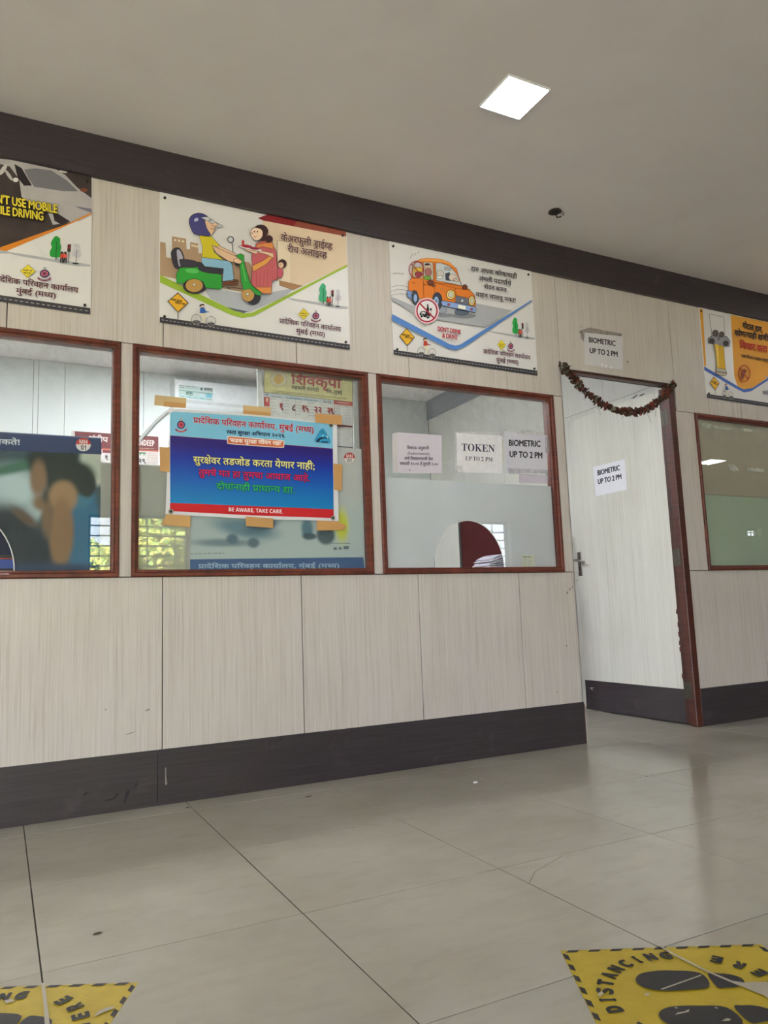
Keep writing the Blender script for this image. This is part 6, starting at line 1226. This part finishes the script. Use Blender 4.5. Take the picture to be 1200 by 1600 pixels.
# ------------------------------------------------------------------ floor stickers
YELL = NT('worn_yellow_sticker')
f = YELL.noise(YELL.coords((1, 1, 1), 'Position'), 14, 5, .7)
f2 = YELL.noise(YELL.coords((1, 1, 1), 'Position'), 60, 4, .7)
cc = YELL.ramp(f, [(.3, rgb((186, 160, 38))), (.7, rgb((204, 180, 52)))])
cc = YELL.mix(YELL.math('MULTIPLY', YELL.ramp(f2, [(.60, (0, 0, 0)), (.70, (1, 1, 1))]), .35), cc, rgb((150, 128, 60)))
YELL.bsdf(cc, .45, f2, .05); YELL = YELL.m
BSTK = plain('worn_black_print', (46, 44, 46), .5, var=.2, scale=25)
U = Vector((.886, -.4636, 0)).normalized(); V_ = Vector((U.y, -U.x, 0)); S = .436
def sticker(O, label, peel):
    C = O+(U+V_)*S/2
    t = thing('floor_sticker', (C.x, C.y, .0004), label, 'sticker', 'yellow distancing stickers on the floor')
    def pl(a, b_, lift): p = C-V_*a*S-U*b_*S; return (p.x, p.y, .0006+lift)
    mb = MB(); q = [(-.5, -.5), (.5, -.5), (.5, .5), (-.5, .5)]
    mb.prism(q, lambda a, b_: pl(a, b_, .0004), lambda a, b_: pl(a, b_, -.0001), YELL); mb.build('sheet', t)
    A = Art(pl, step=.00003, base=.0005, up=(0, 1))
    for k in range(9):
        s0 = -.48+k*.1085; e = .03
        for side in range(4):
            def R(a, b_): return [(a, b_), (b_, -a), (-a, -b_), (-b_, a)][side]
            A.poly([R(s0, .475), R(s0+.055, .475), R(s0+.075, .498), R(s0+.02, .498)], BSTK)
    def arc(s_, r_, a0, step, inward):
        for k, ch in enumerate(s_):
            if ch == ' ': continue
            an = math.radians(a0+k*step); cx, cyy = r_*math.cos(an), r_*math.sin(an)
            ux, uy = (math.cos(an), math.sin(an)) if not inward else (-math.cos(an), -math.sin(an))
            rx, ry = uy, -ux
            h, w_ = .066, (.046 if ch != 'I' else .016)
            A.up = (ux, uy); b0 = (cx-ux*h/2-rx*w_/2, cyy-uy*h/2-ry*w_/2)
            A.text(ch, b0, (b0[0]+rx*w_, b0[1]+ry*w_), h, BSTK, bold=.0035, style='bold')
    arc('SOCIAL DISTANCING', .402, 176, -10.9, False)
    arc('STAND HERE', .402, -159, 14.15, True)
    for m in (1, -1):
        A.poly([(m*x, y) for x, y in [(.066, .05), (.066, .14), (.085, .195), (.125, .228), (.175, .228), (.222, .195), (.245, .13), (.247, .04), (.214, -.082), (.088, -.07)]], BSTK, smooth=True)
        A.poly([(m*x, y) for x, y in [(.084, -.104), (.205, -.112), (.205, -.17), (.185, -.22), (.15, -.245), (.11, -.235), (.08, -.19), (.076, -.14)]], BSTK, smooth=True)
    WORN = plain('bare_patch', (184, 176, 160), .3, var=.05)
    A.part = 'worn_patch'
    for q in peel: A.poly(q, WORN)
    A.build(t); return pl
def loc2(px, py, O):   # photograph point -> sticker coordinates
    p = at(px, py, 'z', 0)-(O+(U+V_)*S/2); return (-p.dot(V_)/S, -p.dot(U)/S)
O1 = Vector((1.109, -1.848, 0)); O2 = Vector((-.108, -1.305, 0))
tr = lambda O, pts, ox, oy, sc: [loc2(ox+x*sc, oy+y*sc, O) for x, y in pts]
P1 = [tr(O1, q, 840, 1440, .3) for q in ([(618, 128), (632, 128), (720, 180), (880, 262), (1010, 318), (1085, 330), (1085, 352), (1045, 342), (860, 262), (700, 180)], [(1040, 335), (1110, 325), (1200, 326), (1240, 340), (1240, 440), (1180, 395), (1100, 365)], [(335, 372), (318, 384), (312, 396), (330, 400), (346, 386)], [(640, 362), (850, 288), (855, 292), (650, 366)], [(765, 480), (792, 468), (788, 482), (740, 492), (716, 498), (730, 486)], [(710, 458), (730, 458), (728, 466)], [(920, 455), (945, 462), (930, 466)], [(560, 384), (588, 386), (574, 398), (556, 394)], [(985, 515), (1010, 520), (1000, 530), (960, 530)])]
sticker(O1, 'worn yellow floor sticker with black footprints at the lower right of the floor', P1)
P2_ = [tr(O2, q, 0, 1440, 1/3.) for q in ([(192, 296), (210, 296), (222, 400), (232, 480), (236, 560), (212, 560), (206, 420)], [(18, 378), (50, 372), (70, 380), (30, 394)], [(460, 430), (500, 412), (536, 408), (530, 418), (480, 438), (440, 456)])]
sticker(O2, 'worn yellow floor sticker with black footprints at the lower left corner of the floor', P2_)

# ------------------------------------------------------------------ bits on the floor, marks on the walls
def bit(name, px, py, L, W, ang, h, mat, label, cat='litter'):
    p = at(px, py, 'z', 0); c, s_ = math.cos(ang), math.sin(ang); mb = MB()
    pts = [(-L, 0), (-L*.4, W), (L*.5, W*.8), (L, 0), (L*.4, -W), (-L*.5, -W*.7)]
    mb.prism(pts, lambda x, y: (p.x+x*c-y*s_, p.y+x*s_+y*c, .0006+h*(1-abs(x)/L*.8)), lambda x, y: (p.x+x*c-y*s_, p.y+x*s_+y*c, .0004), mat)
    tag(mb.build(name), label, cat)
LEAF = plain('dry_leaf', (66, 58, 46), .9)
bit('dry_leaf', 152.5, 1459, .012, .004, .25, .003, LEAF, 'small dark dry leaf on the tiles at the lower left')
bit('paper_scrap', 743, 1223, .013, .007, .1, .006, PAPER, 'tiny white paper scrap on the tiles near the skirting')
bit('dry_leaf', 482, 1245, .02, .003, .2, .002, LEAF, 'thin dark scrap on the tiles close under the skirting')
bit('dry_leaf', 293, 1262, .008, .003, .2, .002, LEAF, 'tiny dark speck at the foot of the skirting below the blue banner')
bit('dry_leaf', 1010, 1213, .006, .003, .2, .002, LEAF, 'tiny dark speck on a tile joint before the doorway')
CRK = plain('crack_dirt', (92, 84, 70), .9)
mb = MB()
ptsc = [at(x, y, 'z', 0) for x, y in ((827, 1380), (836, 1362), (857, 1350), (870, 1343), (879, 1337))]
for a, c in zip(ptsc[:-1], ptsc[1:]):
    d = (c-a).normalized()*.0009; n_ = Vector((-d.y, d.x, 0)); mb.add([a-n_+Vector((0, 0, .0004)), c-n_+Vector((0, 0, .0004)), c+n_+Vector((0, 0, .0004)), a+n_+Vector((0, 0, .0004))], [(0, 1, 2, 3)], CRK)
ck = mb.build('crack', floor, fix=False)
def scuff_and_shade(parent, pl, polys, col, name='scuff_and_shade_mark'):
    A = Art(pl, step=.00002, base=.0002); A.part = name; m = plain('scuff_and_shade', col, .8)
    for q in polys: A.poly(q, m)
    A.build(parent)
bl = bpy.data.objects['baseboard_left']
scuff_and_shade(bl, wall_place(0, 1080, 1/3., -.0042), [[(578, 530), (588, 478), (604, 455), (606, 478), (590, 520)], [(630, 455), (634, 438), (646, 428), (642, 444)], [(486, 512), (530, 500), (552, 476), (556, 486), (536, 506), (500, 516)], [(385, 492), (402, 472), (414, 474), (402, 486)]], (40, 38, 44))
scuff_and_shade(bl, wall_place(0, 1080, 1/3., -.0042), [[(774, 440), (774, 360), (779, 356), (779, 400), (784, 436)]], (150, 144, 138))
scuff_and_shade(wall, wall_place(850, 880, .29167, -.0002), [[(120, 160), (124, 150), (130, 156), (126, 168)], [(134, 140), (140, 128), (142, 142), (136, 148)], [(148, 130), (152, 118), (154, 134)], [(118, 440), (122, 436), (124, 446), (120, 450)], [(66, 686), (76, 692), (70, 694)]], (120, 108, 92))
scuff_and_shade(wall, wall_place(0, 1080, 1/3., -.0002), [[(490, 90), (498, 80), (500, 84), (494, 90)], [(578, 206), (610, 196), (640, 186), (612, 200)], [(680, 90), (700, 82), (702, 88), (684, 94)]], (120, 112, 104))
scuff_and_shade(wall, wall_place(840, 420, .3, -.0002), [[(217, 326), (232, 322), (236, 334), (220, 336)], [(418, 342), (432, 338), (430, 348), (420, 350)], [(464, 482), (472, 480), (472, 488), (465, 490)], [(222, 300), (230, 299), (230, 305)]], (110, 98, 84))
scuff_and_shade(door, leaf_place(850, 560, .20833, 3.6998), [[(646, 305), (672, 290), (700, 268), (700, 276), (676, 298)], [(708, 286), (730, 270), (757, 262), (756, 268), (732, 280)]], (44, 40, 38))  # dark marks painted for the shaded gaps along the leaf top

# ------------------------------------------------------------------ trees and ground outside the hall windows
b = MB(); b.box(-40, 50, -60, HALL-.21, -1.2, -1.0, plain('outdoor_ground', (132, 128, 112), .9)); g = b.build('outdoor_ground'); g['kind'] = 'structure'
LEAFG = [plain('sunlit_leaf', (190, 198, 96), .6, var=.3, scale=.8), plain('sunlit_leaf', (210, 200, 110), .6, var=.3, scale=.8), plain('sunlit_leaf', (134, 164, 78), .6, var=.3, scale=.8)]
BARK = plain('bark', (96, 80, 62), .9)
r = random.Random(21)
cm = None
for k, (x, y, h, R) in enumerate(((.9, -9.9, 2.4, 1.5), (3.5, -13.6, 3.4, 2.0), (-3.8, -13.5, 2.9, 2.2), (9.9, -12.6, 3.0, 2.1), (14.8, -13.0, 3.1, 2.0), (19.2, -13.0, 2.9, 2.1), (24, -13, 3.0, 2.3))):
    t = thing('tree', (x, y, -1), 'leafy tree outside the hall windows behind the camera, seen only mirrored in the glass', 'tree', 'trees outside the hall')
    one('trunk', t, lambda b: (b.tube([(x, y, -1), (x+.05, y, .3), (x-.1, y+.1, h-.6)], [.16, .12, .05], BARK, 8), b.tube([(x+.05, y, .3), (x+.7, y+.3, h-1.2)], [.08, .03], BARK, 6), b.tube([(x+.0, y, .5), (x-.7, y+.2, h-1.1)], [.07, .03], BARK, 6)))
    if cm is None:
        b = MB()
        for i in range(13000):
            d = Vector((r.gauss(0, 1), r.gauss(0, 1), r.gauss(0, 1))).normalized()
            lobe = .82+.18*math.sin(5*d.x+1)*math.cos(4*d.z+2)*math.sin(6*d.y)
            o = d*R*lobe*r.uniform(.6, 1.0); o.z *= .62; o.z += 2.3
            a = Vector((r.gauss(0, 1), r.gauss(0, 1), r.gauss(0, 1))).normalized(); c = a.cross(d).normalized(); s = r.uniform(.06, .11)
            b.add([o-a*s, o+c*s*.5, o+a*s, o-c*s*.5], [(0, 1, 2, 3)], LEAFG[0 if r.random() < .5 else (1 if r.random() < .5 else 2)])
        me = bpy.data.meshes.new('foliage'); me.from_pydata(b.v, [], b.f)
        for m in b.mats: me.materials.append(m)
        me.polygons.foreach_set('material_index', b.mi); cm = me
    o = bpy.data.objects.new('foliage', cm); COL.objects.link(o); o.parent = t; o.rotation_euler.z = k*1.3; o.location.z = (.5, .65, .6, .6, .8, .8, .8)[k]; o.scale = [(.85, 1.15)[k] if k < 2 else 1.0]*3; o['kind'] = 'stuff'
